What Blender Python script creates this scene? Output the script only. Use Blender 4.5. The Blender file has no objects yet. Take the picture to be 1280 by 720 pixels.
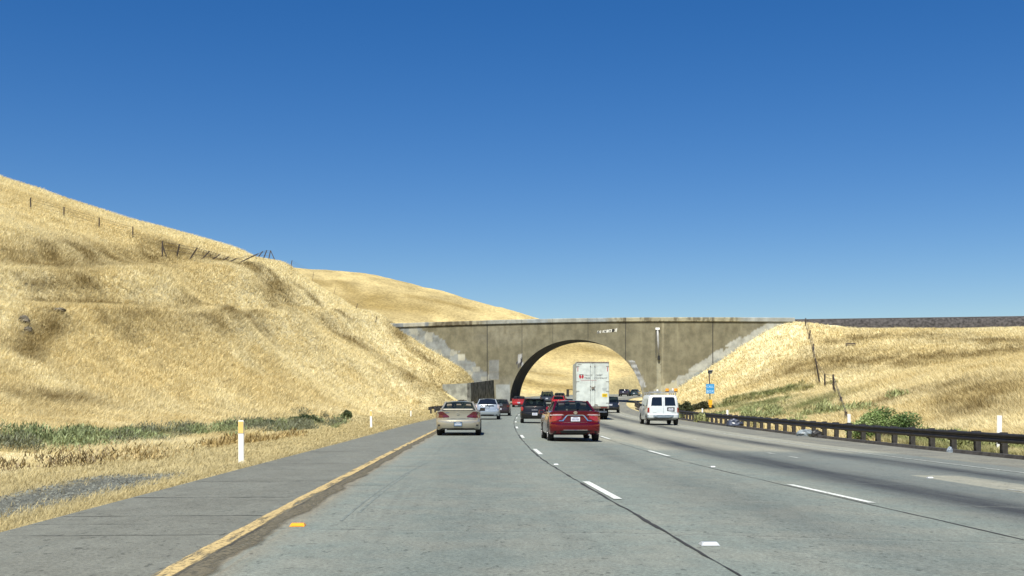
import bpy, bmesh, math, random
import numpy as np
from mathutils import Vector, Matrix

random.seed(7)
RNG = np.random.default_rng(11)
R = math.radians
scene = bpy.context.scene
COL = scene.collection

# ------------------------------------------------------------------ survey
F, CX, HY, CAMZ = 1450.0, 640.0, 505.0, 1.22      # focal length in photo pixels, horizon row, eye height


def P(px, py, d):
    """Survey a photo pixel at a known distance into world metres."""
    return np.array([(px - CX) * d / F, d, CAMZ + (HY - py) * d / F])


def xc(d):
    d = np.asarray(d, float)
    a = np.minimum(d, 150.0)
    x = np.where(d < 0, -.045 * d, -.045 * a + 3.2e-4 * a * a)
    b = np.clip(d - 150, 0, 150)
    x = x + .051 * b + .001 * b * b
    c = np.maximum(d - 300, 0)
    return x + .351 * c


def heading(d):
    return float((xc(d + .5) - xc(d - .5)))


_ZK = np.array([[-80, .35], [-30, .12], [0, 0], [45, -.09], [70, .02], [90, .12], [125, .45], [150, .85], [175, 1.5],
                [200, 2.3], [235, 2.9], [270, 3.4], [330, 4.0], [480, 5.0], [900, 6.0]])


def zr(d):
    d = np.asarray(d, float)
    x, y = _ZK[:, 0], _ZK[:, 1]
    m = np.gradient(y, x)
    i = np.clip(np.searchsorted(x, d) - 1, 0, len(x) - 2)
    h = x[i + 1] - x[i]
    t = np.clip((d - x[i]) / h, 0, 1)
    return ((2*t**3 - 3*t**2 + 1) * y[i] + (t**3 - 2*t**2 + t) * h * m[i] + (-2*t**3 + 3*t**2) * y[i+1] + (t**3 - t**2) * h * m[i+1])


def zroad(u, d):
    return zr(d) - .015 * np.maximum(np.asarray(u, float) - 2, 0)


def road_pt(u, d, dz=0.0):
    if 1.5 < u < 9.8: u = u - .3 * (1 + (u - 2) * .09) * float(sstep(8, 30, d))     # lane lines drift a little to the left
    return Vector((float(xc(d)) + u, d, float(zroad(u, d)) + dz))


def sstep(a, b, x):
    t = np.clip((np.asarray(x, float) - a) / (b - a), 0, 1)
    return t * t * (3 - 2 * t)


# bridge line in plan: from its left end, running right and slightly nearer
BX0, BD0, BSL = -18.8, 184.5, -.2
BLEN = math.hypot(1, BSL)
EA = np.array([1, BSL]) / BLEN
EN = np.array([BSL, -1]) / BLEN          # towards the viewer


def bridge_t(px):
    r = (px - CX) / F
    return (r * BD0 - BX0) / (1 - BSL * r)


def bridge_d(px):
    return BD0 + BSL * bridge_t(px)


# ------------------------------------------------------------------ noise
def _hash(ix, iy, seed):
    n = (ix * 374761393 + iy * 668265263 + seed * 1442695041).astype(np.int64) & 0xffffffff
    n = ((n ^ (n >> 13)) * 1274126177) & 0xffffffff
    return ((n ^ (n >> 16)) & 0xffff) / 65535.0


def vnoise(x, y, seed=0):
    ix, iy = np.floor(x).astype(np.int64), np.floor(y).astype(np.int64)
    fx, fy = x - ix, y - iy
    fx, fy = fx * fx * (3 - 2 * fx), fy * fy * (3 - 2 * fy)
    a, b = _hash(ix, iy, seed), _hash(ix + 1, iy, seed)
    c, d = _hash(ix, iy + 1, seed), _hash(ix + 1, iy + 1, seed)
    return (a * (1 - fx) + b * fx) * (1 - fy) + (c * (1 - fx) + d * fx) * fy


def fbm(x, y, seed=0, o=4):
    s, a, n = 0, .5, 0
    for k in range(o):
        s = s + a * vnoise(x * 2 ** k, y * 2 ** k, seed + k * 17)
        n += a
        a *= .5
    return s / n


# ------------------------------------------------------------------ terrain
CTRL = []


def ctl(px, py, d): CTRL.append(tuple(P(px, py, d)))


def ctw(x, y, z): CTRL.append((x, y, z))


RIDGE = [(30, 238, 196), (65, 250, 195), (100, 262, 194), (165, 283, 192), (250, 303, 190), (300, 317, 189), (330, 325, 188), (365, 338, 187),
         (400, 362, 186), (440, 385, 185)]
for px, py, d in RIDGE:
    ctl(px, py, d)
    p = P(px, py, d)
    ctw(p[0] + 4, d + 30, p[2] - 6)
for px, py in ((500, 413), (520, 425), (545, 441), (570, 457), (592, 471)):
    d = float(bridge_d(px))
    ctl(px, py, d - .6)
for px, py in ((500, 413), (545, 441), (592, 471)):
    d = float(bridge_d(px)) + 10
    p = P(px, py, d); ctw(p[0], d, p[2])
# foot of the left hill
for px, py, d in ((30, 541, 52), (100, 540, 55), (165, 537, 60), (300, 527, 75), (440, 515, 108), (510, 504, 140), (556, 497, 160)):
    ctl(px, py, d)
# face of the left hill
for px, d0, z0, d1, z1 in ((30, 52, -.05, 196, 37.3), (165, 60, -.1, 192, 30.6), (300, 75, .1, 189, 25.7)):
    for t in (.25, .5, .75):
        d = d0 + (d1 - d0) * t
        ctw((px - CX) * d / F, d, z0 + (z1 - z0) * (t + .10 * math.sin(math.pi * t)))
for px, py, d in ((400, 470, 125), (400, 415, 155), (460, 470, 140), (460, 430, 165), (520, 470, 158), (575, 480, 172)):
    ctl(px, py, d)
for x, y, z in ((-40, 15, 8), (-62, 0, 19), (-40, -40, 10), (-90, 60, 34), (-70, 100, 24), (-120, 120, 46), (-135, 205, 50), (-200, 100, 62), (-220, 220, 62),
                (-100, -40, 36), (-180, -60, 55)):
    ctw(x, y, z)
for d in (-40, -10, 10, 25, 40, 60, 80, 100, 120, 140, 160):
    x = float(xc(d)); z = float(zr(d))
    ctw(x - 8, d, z - .15); ctw(x - 12.5, d, z - .3)
    ctw(x + 4, d, z - .1); ctw(x + 16, d, z - .3)
    ctw(x + 18.5, d, z - .45)
for d in (200, 230, 260, 300):
    x = float(xc(d)); z = float(zr(d))
    ctw(x - 9, d, z); ctw(x + 5, d, z - .1); ctw(x + 17, d, z + .2)
# right hill: meets the bridge, crest under the ballast bank, bench, foot
for px, py in ((850, 488), (880, 467), (920, 440), (960, 414), (985, 404)):
    ctl(px, py, float(bridge_d(px)) - .6)
for px, py in ((880, 467), (920, 440), (960, 414)):
    d = float(bridge_d(px)) + 9; p = P(px, py, d); ctw(p[0], d, p[2])
for px, py in ((1010, 403.5), (1060, 405), (1130, 406.5), (1200, 408.5), (1250, 409.5), (1400, 413), (1600, 418)):
    d = float(bridge_d(px)) - 1.0
    py += 3.0 + 2.0 * (px > 1030)
    ctl(px, py, d)
    p = P(px, py, d); ctw(p[0], d + 14, p[2]); ctw(p[0], d + 30, p[2] - 3)
for px, py, d in ((1040, 490, 104), (1100, 479, 90), (1170, 470, 80), (1250, 462, 72), (1350, 455, 64)):
    ctl(px, py, d)
for px, py, d in ((1040, 487, 118), (1100, 478, 108), (1170, 472, 100), (1250, 465, 93), (1350, 459, 86)):
    ctl(px, py, d)
for px, py, d in ((1040, 455, 138), (1130, 445, 133), (1250, 438, 128), (960, 480, 140), (1000, 440, 155), (930, 500, 125), (900, 502, 135), (960, 503, 108)):
    ctl(px, py, d)
for x, y, z in ((36, 40, 2.8), (30, 20, 2.2), (45, 20, 5), (32, -20, 3), (60, 50, 8), (90, 60, 14), (100, 120, 15), (110, -20, 18), (160, 160, 17), (160, 60, 22)):
    ctw(x, y, z)
# far hills
for px, py, d in ((300, 345, 500), (360, 342, 500), (400, 343.5, 500), (425, 344.5, 500), (450, 346, 500), (485, 351, 500), (520, 358, 498), (560, 369, 495), (600, 381, 490), (660, 399, 480), (720, 412, 470), (790, 430, 460), (860, 455, 450)):
    ctl(px, py, d)
    p = P(px, py, d); ctw(p[0] * 1.1, d + 120, p[2] * .72)
for px, py, d in ((450, 395, 380), (560, 410, 380), (660, 440, 370), (740, 452, 360), (800, 466, 350), (700, 478, 310), (640, 480, 300), (600, 470, 300), (760, 483, 310)):
    ctl(px, py, d)
for x, y, z in ((-300, 300, 50), (-300, 520, 62), (-500, 100, 60), (-600, 700, 60), (0, 900, 35), (250, 400, 20), (400, 200, 24), (420, 700, 25), (600, 0, 25), (0, 1400, 30),
                (-900, 1200, 45), (900, 1200, 30), (-900, -100, 40), (900, -100, 30), (110, 300, 8), (150, 240, 10), (0, -200, 4), (-300, -200, 30), (300, -200, 20)):
    ctw(x, y, z)
CT = np.array(CTRL)


def _U(r2): return np.where(r2 > 1e-12, .5 * r2 * np.log(np.maximum(r2, 1e-12)), 0)


_px = CT[:, :2] / 100.0
_n = len(CT)
_K = _U(((_px[:, None] - _px[None]) ** 2).sum(-1)) + np.eye(_n) * 6e-4
_Pm = np.c_[np.ones(_n), _px]
_A = np.block([[_K, _Pm], [_Pm.T, np.zeros((3, 3))]])
_W = np.linalg.solve(_A, np.r_[CT[:, 2], 0, 0, 0])


def tps(x, y):
    sh = np.shape(x)
    q = np.c_[np.ravel(x), np.ravel(y)] / 100.0
    out = np.empty(len(q))
    for i in range(0, len(q), 20000):
        b = q[i:i + 20000]
        out[i:i + 20000] = _U(((b[:, None] - _px[None]) ** 2).sum(-1)) @ _W[:_n] + _W[_n] + b @ _W[_n + 1:]
    return out.reshape(sh)


def ground_z(x, y):
    x = np.asarray(x, float); y = np.asarray(y, float)
    z = tps(x, y)
    u = x - xc(y)
    hill = sstep(-15, -22, u) * sstep(205, 180, y)
    # two worn benches climbing along the left hill
    b = z - (7.9 + .0786 * (y - 82))
    z = z - hill * 1.5 * (b / 1.5) * np.exp(-(b / 1.5) ** 2)
    b2 = z - (1.22 + .128 * y) + 1.2
    z = z - hill * 1.3 * (b2 / 1.4) * np.exp(-(b2 / 1.4) ** 2)
    # lumps
    off = sstep(-9, -16, u) + sstep(18, 24, u)
    z = z + off * (.9 * (fbm(x / 14, y / 14, 3) - .5) + .5 * (fbm(x / 4, y / 4, 9) - .5))
    z = z + off * sstep(230, 320, y) * 9 * (fbm(x / 90, y / 90, 31) - .5)
    # gully scar at the left
    # road bed
    w = sstep(-10.5, -6.0, u) * sstep(19.5, 16.6, u)
    w = np.where(y > 330, w * sstep(420, 330, y), w)
    bed = zroad(u, y) - .05 - .10 * sstep(-4.6, -7, u) - .05 * sstep(15, 17, u)
    z = z * (1 - w) + bed * w
    return z


def hit(px, py, d0=9.0, d1=800.0):
    d = np.concatenate([np.arange(d0, 260, .25), np.arange(260, d1, 2.0)])
    x = (px - CX) * d / F
    zz = CAMZ + (HY - py) * d / F
    g = ground_z(x, d)
    k = np.argmax(zz <= g)
    if not (zz <= g).any():
        k = np.argmin(zz - g)
    return Vector((float(x[k]), float(d[k]), float(g[k])))


# ------------------------------------------------------------------ tone of the dry grass (patches of different growth, one painted shade patch)
def ribbon(pts, w):
    return [hit(a, b) for a, b in pts], w


DARK = [ribbon([(40, 330), (130, 322), (200, 316), (270, 325), (330, 345)], 3.0), ribbon([(345, 350), (342, 385)], 3.0), ribbon([(30, 350), (110, 352)], 1.2),
        ribbon([(140, 408), (200, 400), (270, 402), (330, 412)], 1.5), ribbon([(420, 415), (480, 452), (520, 478)], 3.0), ribbon([(500, 462), (560, 488)], 3.5),
        ribbon([(455, 388), (500, 425), (540, 455)], 1.6), ribbon([(375, 360), (430, 395)], 1.6), ribbon([(30, 498), (120, 505)], 1.5),
        ribbon([(980, 462), (1060, 452), (1150, 450), (1250, 440)], 5.5), ribbon([(1060, 425), (1160, 420), (1250, 428)], 4), ribbon([(395, 352), (405, 356)], 6), ribbon([(30, 379), (120, 381), (210, 388), (330, 390)], .9), ribbon([(80, 397), (45, 425), (30, 445)], 1.2),  # short ribbon on the far-left crest is a shade patch put into the tone
        ribbon([(470, 372), (440, 380), (520, 385)], 14), ribbon([(690, 436), (735, 438), (785, 445)], 11), ribbon([(655, 478), (680, 482), (715, 486)], 7), ribbon([(665, 466), (700, 470)], 3), ribbon([(425, 352), (450, 372)], 5), ribbon([(520, 372), (580, 384)], 7), ribbon([(1120, 500), (1160, 490)], 3), ribbon([(1210, 490), (1230, 510)], 3)]
GREEN = [ribbon([(30, 556), (160, 548), (300, 538), (380, 530)], 1.6), ribbon([(900, 508), (960, 505), (1010, 508)], 3.2), ribbon([(930, 497), (975, 490), (1000, 486)], 2.2), ribbon([(1080, 545), (1160, 556), (1260, 572)], 1.5)]


def seg_d2(x, y, rib):
    pts, w = rib
    best = np.full(np.shape(x), 1e9)
    for a, b in zip(pts[:-1], pts[1:]):
        vx, vy = b.x - a.x, b.y - a.y
        L = vx * vx + vy * vy + 1e-9
        t = np.clip(((x - a.x) * vx + (y - a.y) * vy) / L, 0, 1)
        best = np.minimum(best, (x - a.x - t * vx) ** 2 + (y - a.y - t * vy) ** 2)
    return best / (w * w)


C_LIGHT = np.array([.71, .63, .39])
C_MID = np.array([.63, .53, .285])
C_DARK = np.array([.25, .185, .07])
C_GREEN = np.array([.22, .235, .095])
C_VERGE = np.array([.43, .36, .185])
C_GRAVEL = np.array([.15, .155, .135])


def gravel_mask(x, y):
    u = x - xc(y)
    return sstep(-7.7, -7.1, u + .5 * (fbm(x / 2, y / 2, 5) - .5)) * sstep(-5.2, -5.9, u + .7 * (fbm(x / 1.5, y / 1.5, 6) - .5)) * sstep(25, 22, y)


def tone(x, y):
    n = fbm(x / 9, y / 9, 41)
    n2 = fbm((x + y * .3) / 2.2, y / 5, 42)
    n3 = fbm(x / 40, y / 40, 43)
    k = sstep(.38, .66, n * .5 + n2 * .3 + n3 * .25)
    c = C_LIGHT + (C_MID - C_LIGHT) * k[..., None]
    dk = np.zeros(np.shape(x))
    wob = .45 + 1.1 * fbm(x / 4, y / 4, 44)
    for rb in DARK:
        dk = np.maximum(dk, np.exp(-seg_d2(x, y, rb) * wob * 1.3))
    dk0 = dk
    dk = dk * (.45 + .75 * sstep(.32, .62, fbm(x / 1.7, y / 2.6, 46)))
    c = c + (C_DARK - c) * np.clip(dk * .76, 0, 1)[..., None]
    g = np.zeros(np.shape(x))
    for rb in GREEN:
        g = np.maximum(g, np.exp(-seg_d2(x, y, rb) * wob * 1.4))
    g = g * (.3 + .9 * sstep(.3, .6, n))
    c = c + (C_GREEN - c) * np.clip(g * .85, 0, 1)[..., None]
    # the far hills carry shorter, browner pasture
    fh = sstep(215, 260, y)
    mott = fbm(x / 5, y / 9, 48); mott2 = fbm(x / 22, y / 30, 49)
    cf = np.array([.42, .335, .16]) * (.45 + .65 * mott + .5 * mott2)[..., None]
    cf = cf + (C_DARK - cf) * np.clip(dk0 * (.55 + .6 * mott), 0, 1)[..., None]
    c = c + (cf - c) * fh[..., None]
    u = x - xc(y)
    v = sstep(-13, -9, u) * sstep(18, 15, u)
    c = c + (C_VERGE - c) * (v * .8)[..., None]
    return c


# ------------------------------------------------------------------ materials
class NT:
    def __init__(s, name):
        s.m = bpy.data.materials.new(name); s.m.use_nodes = True
        s.t = s.m.node_tree; s.n = s.t.nodes; s.l = s.t.links
        s.b = s.n['Principled BSDF']; s.out = s.n['Material Output']

    def add(s, typ, **kw):
        n = s.n.new(typ)
        for k, v in kw.items():
            setattr(n, k, v)
        return n

    def link(s, a, b): s.l.new(a, b)

    def sock(s, node, i, v):
        if hasattr(v, 'is_output') or isinstance(v, bpy.types.NodeSocket):
            s.l.new(v, node.inputs[i])
        else:
            node.inputs[i].default_value = v

    def math(s, op, a, b=0.0, c=None, clamp=False):
        n = s.add('ShaderNodeMath', operation=op, use_clamp=clamp)
        s.sock(n, 0, a); s.sock(n, 1, b)
        if c is not None: s.sock(n, 2, c)
        return n.outputs[0]

    def mix(s, f, a, b, blend='MIX'):
        n = s.add('ShaderNodeMix', data_type='RGBA', blend_type=blend)
        s.sock(n, 0, f)
        for i, v in ((6, a), (7, b)):
            if isinstance(v, (tuple, list)): v = (*v[:3], 1)
            s.sock(n, i, v)
        return n.outputs[2]

    def noise(s, vec, scale, detail=4, rough=.55):
        n = s.add('ShaderNodeTexNoise'); n.inputs['Scale'].default_value = scale
        n.inputs['Detail'].default_value = detail; n.inputs['Roughness'].default_value = rough
        if vec is not None: s.l.new(vec, n.inputs['Vector'])
        return n.outputs['Fac']

    def ramp(s, f, a, b, lo=0.0, hi=1.0, smooth=True):
        n = s.add('ShaderNodeMapRange', interpolation_type='SMOOTHSTEP' if smooth else 'LINEAR')
        s.sock(n, 0, f)
        for i, v in ((1, a), (2, b), (3, lo), (4, hi)): n.inputs[i].default_value = v
        return n.outputs[0]

    def scale(s, vec, xyz):
        n = s.add('ShaderNodeVectorMath', operation='MULTIPLY'); s.l.new(vec, n.inputs[0]); n.inputs[1].default_value = xyz
        return n.outputs[0]

    def coord(s, which='Object'):
        return s.add('ShaderNodeTexCoord').outputs[which]

    def attr(s, name):
        return s.add('ShaderNodeAttribute', attribute_name=name)

    def bump(s, h, strength=.5, dist=.02):
        n = s.add('ShaderNodeBump'); n.inputs['Strength'].default_value = strength; n.inputs['Distance'].default_value = dist
        s.l.new(h, n.inputs['Height']); s.l.new(n.outputs[0], s.b.inputs['Normal'])

    def base(s, c):
        if isinstance(c, (tuple, list)): s.b.inputs['Base Color'].default_value = (*c[:3], 1)
        else: s.l.new(c, s.b.inputs['Base Color'])

    def set(s, **kw):
        for k, v in kw.items(): s.b.inputs[k].default_value = v
        return s


def simple(name, c, rough=.6, metal=0.0, var=.12, scale=6.0, coat=0.0, spec=.5, bump=0.0):
    m = NT(name)
    co = m.coord()
    n = m.noise(co, scale, 5)
    f = m.ramp(n, .3, .7, 1 - var, 1 + var)
    cc = m.mix(1.0, (*c, 1), (1, 1, 1, 1), 'MULTIPLY')
    mul = m.add('ShaderNodeVectorMath', operation='SCALE'); m.link(cc, mul.inputs[0]); m.link(f, mul.inputs['Scale'])
    m.link(mul.outputs[0], m.b.inputs['Base Color'])
    m.set(Roughness=rough, Metallic=metal)
    m.b.inputs['Coat Weight'].default_value = coat; m.b.inputs['Coat Roughness'].default_value = .04
    m.b.inputs['Specular IOR Level'].default_value = spec
    if bump: m.bump(m.noise(co, scale * 4, 6), bump, .02)
    return m.m


M = {}
M['black_plastic'] = simple('black_plastic', (.018, .018, .019), .5)
M['rubber'] = simple('rubber', (.016, .016, .016), .85)
M['rim'] = simple('rim_metal', (.42, .42, .43), .35, .8)
M['chrome'] = simple('chrome', (.75, .75, .76), .12, 1.0, .03)
M['tail_red'] = simple('tail_lamp_red', (.085, .006, .008), .15, 0, .1, 6, 1.0)
M['tail_bright'] = simple('tail_lamp_bright', (.26, .012, .014), .15, 0, .1, 6, 1.0)
M['tail_clear'] = simple('tail_lamp_clear', (.65, .55, .55), .1, .3, .1, 6, 1.0)
M['amber'] = simple('amber_plastic', (.75, .30, .02), .3)
M['plate'] = simple('plate_white', (.62, .64, .68), .45, 0, .1, 40)
M['plate_dark'] = simple('plate_blue', (.10, .16, .24), .45, 0, .1, 40)
M['plate_ink'] = simple('plate_ink', (.08, .10, .22), .5)
M['seat'] = simple('seat_cloth', (.06, .06, .065), .9)
M['seat_tan'] = simple('seat_tan', (.20, .17, .13), .9)
M['white_paint'] = simple('white_van_paint', (.56, .60, .61), .3, 0, .05, 3, .5)
M['truck_white'] = simple('truck_white', (.49, .53, .495), .5, 0, .16, 1.8)
M['dirty_metal'] = simple('dirty_metal', (.18, .15, .12), .7, .3, .3, 8)
M['steel'] = simple('galvanised_steel', (.40, .41, .42), .45, .6, .15)
M['rust_dark'] = simple('weathered_dark_rail', (.019, .0185, .020), .6, .2, .35, 3)
M['post_wood'] = simple('weathered_timber', (.032, .030, .028), .9, 0, .3, 9)
M['fence_wood'] = simple('old_fence_wood', (.055, .042, .032), .9, 0, .3, 9)
M['wire'] = simple('fence_wire', (.12, .10, .09), .6, .5)
M['marker_white'] = simple('marker_post_white', (.78, .78, .76), .55, 0, .06, 5)
M['marker_yellow'] = simple('marker_reflector_yellow', (.72, .50, .16), .4)
M['ink_red'] = simple('logo_red', (.35, .02, .03), .6)
M['ink_grey'] = simple('lettering_grey', (.10, .10, .10), .6)
M['label_yellow'] = simple('label_yellow', (.75, .52, .02), .5)
M['label_grey'] = simple('label_grey', (.30, .33, .33), .5)
M['sign_blue'] = simple('sign_blue', (.03, .26, .55), .45, 0, .08)
M['sign_white'] = simple('sign_lettering', (.55, .68, .78), .5)
M['box_yellow'] = simple('call_box_yellow', (.80, .38, .02), .45)
M['pole_brown'] = simple('pole_dark', (.10, .075, .06), .6)
M['pole_green'] = simple('pole_green', (.05, .14, .10), .6)
M['panel'] = simple('solar_panel', (.05, .08, .16), .2)
M['bag_blue'] = simple('crumpled_tarp', (.04, .05, .08), .4, 0, .5, 7)
M['bag_grey'] = simple('grey_debris', (.16, .19, .21), .5, 0, .4, 9)
M['bag_pale'] = simple('pale_litter', (.22, .27, .34), .5, 0, .4, 9)
M['graffiti_white'] = simple('graffiti_white', (.62, .62, .56), .8, 0, .2, 3)
M['graffiti_black'] = simple('graffiti_black', (.015, .015, .015), .8)
M['bush_stem'] = simple('bush_stem', (.10, .07, .045), .9)
M['ballast'] = simple('ballast_stone', (.050, .046, .045), .9, 0, .6, 3.0, 0, .3, .8)
M['rail_steel'] = simple('rail_steel', (.03, .028, .027), .6, .4)
M['wall_conc'] = None


def paint(name, c, metal=.0, rough=.28):
    return simple(name, c, rough, metal, .04, 30, .7)


def glass_mat():
    m = NT('car_glass')
    m.set(Roughness=.03); m.base((.010, .014, .015)); m.b.inputs['Specular IOR Level'].default_value = .7
    tr = m.add('ShaderNodeBsdfTransparent'); tr.inputs[0].default_value = (.42, .50, .48, 1)
    mx = m.add('ShaderNodeMixShader'); mx.inputs[0].default_value = .42
    m.link(tr.outputs[0], mx.inputs[1]); m.link(m.b.outputs[0], mx.inputs[2]); m.link(mx.outputs[0], m.out.inputs[0])
    return m.m


M['glass'] = glass_mat()
M['glass_dark'] = simple('tinted_glass', (.008, .010, .012), .05, 0, .1, 3, .6)


def attr_mat(name, rough=.9, nscale=1.2, var=.18, bump=.6, bscale=3.0, bdist=.15, stretch=(1, 1, 1), spec=.1):
    m = NT(name)
    a = m.attr('Col')
    co = m.scale(m.coord(), stretch)
    n = m.noise(co, nscale, 8, .65)
    f = m.ramp(n, .3, .7, 1 - var, 1 + var)
    sc = m.add('ShaderNodeVectorMath', operation='SCALE'); m.link(a.outputs['Color'], sc.inputs[0]); m.link(f, sc.inputs['Scale'])
    m.base(sc.outputs[0])
    m.set(Roughness=rough); m.b.inputs['Specular IOR Level'].default_value = spec
    if bump: m.bump(m.noise(co, bscale, 10, .7), bump, bdist)
    return m


def ground_mat():
    m = NT('dry_hill_ground')
    a = m.attr('Col')
    co = m.coord()
    st = m.scale(co, (1.0, .35, 1.0))
    n1 = m.noise(st, 1.1, 10, .72)
    n2 = m.noise(co, 6.0, 6, .7)
    n3 = m.noise(co, .08, 4, .5)
    f = m.math('MULTIPLY', m.ramp(n1, .30, .70, .72, 1.22), m.ramp(n2, .3, .7, .82, 1.16))
    f = m.math('MULTIPLY', f, m.ramp(n3, .35, .65, .93, 1.06))
    sc = m.add('ShaderNodeVectorMath', operation='SCALE'); m.link(a.outputs['Color'], sc.inputs[0]); m.link(f, sc.inputs['Scale'])
    m.base(sc.outputs[0]); m.set(Roughness=.95); m.b.inputs['Specular IOR Level'].default_value = .05
    h = m.math('ADD', n1, m.math('MULTIPLY', n2, .4))
    m.bump(h, .9, .35)
    return m.m


M['ground'] = ground_mat()
_bm = attr_mat('dry_grass_blades', .7, .5, .10, 0, spec=.2)
_tl = _bm.add('ShaderNodeBsdfTranslucent'); _mx = _bm.add('ShaderNodeMixShader'); _mx.inputs[0].default_value = .38
_bm.link(_bm.b.inputs['Base Color'].links[0].from_socket, _tl.inputs['Color'])
_bm.link(_bm.b.outputs[0], _mx.inputs[1]); _bm.link(_tl.outputs[0], _mx.inputs[2]); _bm.link(_mx.outputs[0], _bm.out.inputs[0])
M['blades'] = _bm.m


def leaf_mat(name, spec=.3):
    m = attr_mat(name, .6, 1.5, .2, 0, spec=spec)
    return m.m


M['leaves'] = leaf_mat('leaf_green')
M['conc'] = attr_mat('bridge_concrete', .9, .9, .22, .35, 2.0, .05, (1, 1, .8), .15).m


# ------------------------------------------------------------------ object helpers
def tag(o, label=None, cat=None, group=None, kind=None):
    if label: o['label'] = label
    if cat: o['category'] = cat
    if group: o['group'] = group
    if kind: o['kind'] = kind
    return o


def empty(name, loc, rz=0.0, label=None, cat=None, group=None):
    o = bpy.data.objects.new(name, None); COL.objects.link(o)
    o.location = loc; o.rotation_euler = (0, 0, rz); o.empty_display_size = .3
    return tag(o, label, cat, group)


def mesh_obj(name, verts, faces, mat, parent=None, smooth=False, loc=None):
    me = bpy.data.meshes.new(name)
    me.from_pydata([tuple(map(float, v)) for v in verts], [], faces)
    me.update()
    bm = bmesh.new(); bm.from_mesh(me); bmesh.ops.recalc_face_normals(bm, faces=bm.faces); bm.to_mesh(me); bm.free()
    if smooth:
        me.polygons.foreach_set('use_smooth', [True] * len(me.polygons))
    if mat: me.materials.append(mat)
    o = bpy.data.objects.new(name, me); COL.objects.link(o)
    if parent is not None: o.parent = parent
    if loc is not None: o.location = loc
    return o


def np_mesh(name, V, Fc, mat, col=None, smooth=False):
    """large mesh from numpy arrays; Fc is (n,3) or (n,4)"""
    me = bpy.data.meshes.new(name)
    k = Fc.shape[1]
    me.vertices.add(len(V)); me.vertices.foreach_set('co', np.ascontiguousarray(V, np.float32).ravel())
    me.loops.add(Fc.size); me.loops.foreach_set('vertex_index', np.ascontiguousarray(Fc, np.int32).ravel())
    me.polygons.add(len(Fc)); me.polygons.foreach_set('loop_start', np.arange(0, Fc.size, k, dtype=np.int32))
    me.polygons.foreach_set('loop_total', np.full(len(Fc), k, np.int32))
    if smooth: me.polygons.foreach_set('use_smooth', np.ones(len(Fc), bool))
    if col is not None:
        a = me.color_attributes.new('Col', 'FLOAT_COLOR', 'POINT')
        a.data.foreach_set('color', np.c_[col, np.ones(len(V))].astype(np.float32).ravel())
    me.update(calc_edges=True); me.validate()
    if mat: me.materials.append(mat)
    o = bpy.data.objects.new(name, me); COL.objects.link(o)
    return o


class MB:
    """collects simple shapes into one mesh"""
    def __init__(s): s.v, s.f = [], []

    def add(s, v, f):
        k = len(s.v); s.v += [tuple(map(float, p)) for p in v]; s.f += [tuple(i + k for i in q) for q in f]
        return s

    def box(s, c, d, rot=None, taper=1.0):
        x, y, z = (q / 2 for q in d)
        v = [Vector((sx * x * (taper if sz > 0 else 1), sy * y * (taper if sz > 0 else 1), sz * z)) for sz in (-1, 1) for sx, sy in ((-1, -1), (1, -1), (1, 1), (-1, 1))]
        if rot is not None: v = [rot @ p for p in v]
        v = [p + Vector(c) for p in v]
        return s.add(v, [(3, 2, 1, 0), (4, 5, 6, 7), (0, 1, 5, 4), (1, 2, 6, 5), (2, 3, 7, 6), (3, 0, 4, 7)])

    def bar(s, a, b, w, h=None, w2=None):
        a, b = Vector(a), Vector(b); h = h or w; k = (w2 or w) / w
        d = (b - a).normalized()
        up = Vector((0, 0, 1)) if abs(d.z) < .9 else Vector((0, 1, 0))
        sx = d.cross(up).normalized(); sy = sx.cross(d).normalized()
        v = [p + sx * (i * w / 2 * q) + sy * (j * h / 2 * q) for p, q in ((a, 1), (b, k)) for i, j in ((-1, -1), (1, -1), (1, 1), (-1, 1))]
        return s.add(v, [(3, 2, 1, 0), (4, 5, 6, 7), (0, 1, 5, 4), (1, 2, 6, 5), (2, 3, 7, 6), (3, 0, 4, 7)])

    def tube(s, pts, r, n=8, r2=None):
        pts = [Vector(p) for p in pts]
        rings = []
        for i, p in enumerate(pts):
            d = (pts[min(i + 1, len(pts) - 1)] - pts[max(i - 1, 0)]).normalized()
            up = Vector((0, 0, 1)) if abs(d.z) < .9 else Vector((1, 0, 0))
            a = d.cross(up).normalized(); b = a.cross(d)
            rr = r if r2 is None else r + (r2 - r) * i / (len(pts) - 1)
            rings.append([p + (a * math.cos(t) + b * math.sin(t)) * rr for t in (2 * math.pi * k / n for k in range(n))])
        v = [q for ring in rings for q in ring]
        f = [(i * n + k, i * n + (k + 1) % n, (i + 1) * n + (k + 1) % n, (i + 1) * n + k) for i in range(len(rings) - 1) for k in range(n)]
        f += [tuple(range(n))[::-1], tuple(range((len(rings) - 1) * n, len(rings) * n))]
        return s.add(v, f)

    def lathe_x(s, prof, c, n=24):
        """profile of (x, r) spun about the x axis at c"""
        k0 = []
        v = [(c[0] + x, c[1] + r * math.cos(t), c[2] + r * math.sin(t)) for x, r in prof for t in (2 * math.pi * k / n for k in range(n))]
        m = len(prof)
        f = [(i * n + k, i * n + (k + 1) % n, (i + 1) * n + (k + 1) % n, (i + 1) * n + k) for i in range(m - 1) for k in range(n)]
        f += [tuple(range(n)), tuple(range((m - 1) * n, m * n))[::-1]]
        return s.add(v, f)

    def build(s, name, mat, parent=None, smooth=False, loc=None):
        return mesh_obj(name, s.v, s.f, mat, parent, smooth, loc)


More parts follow.
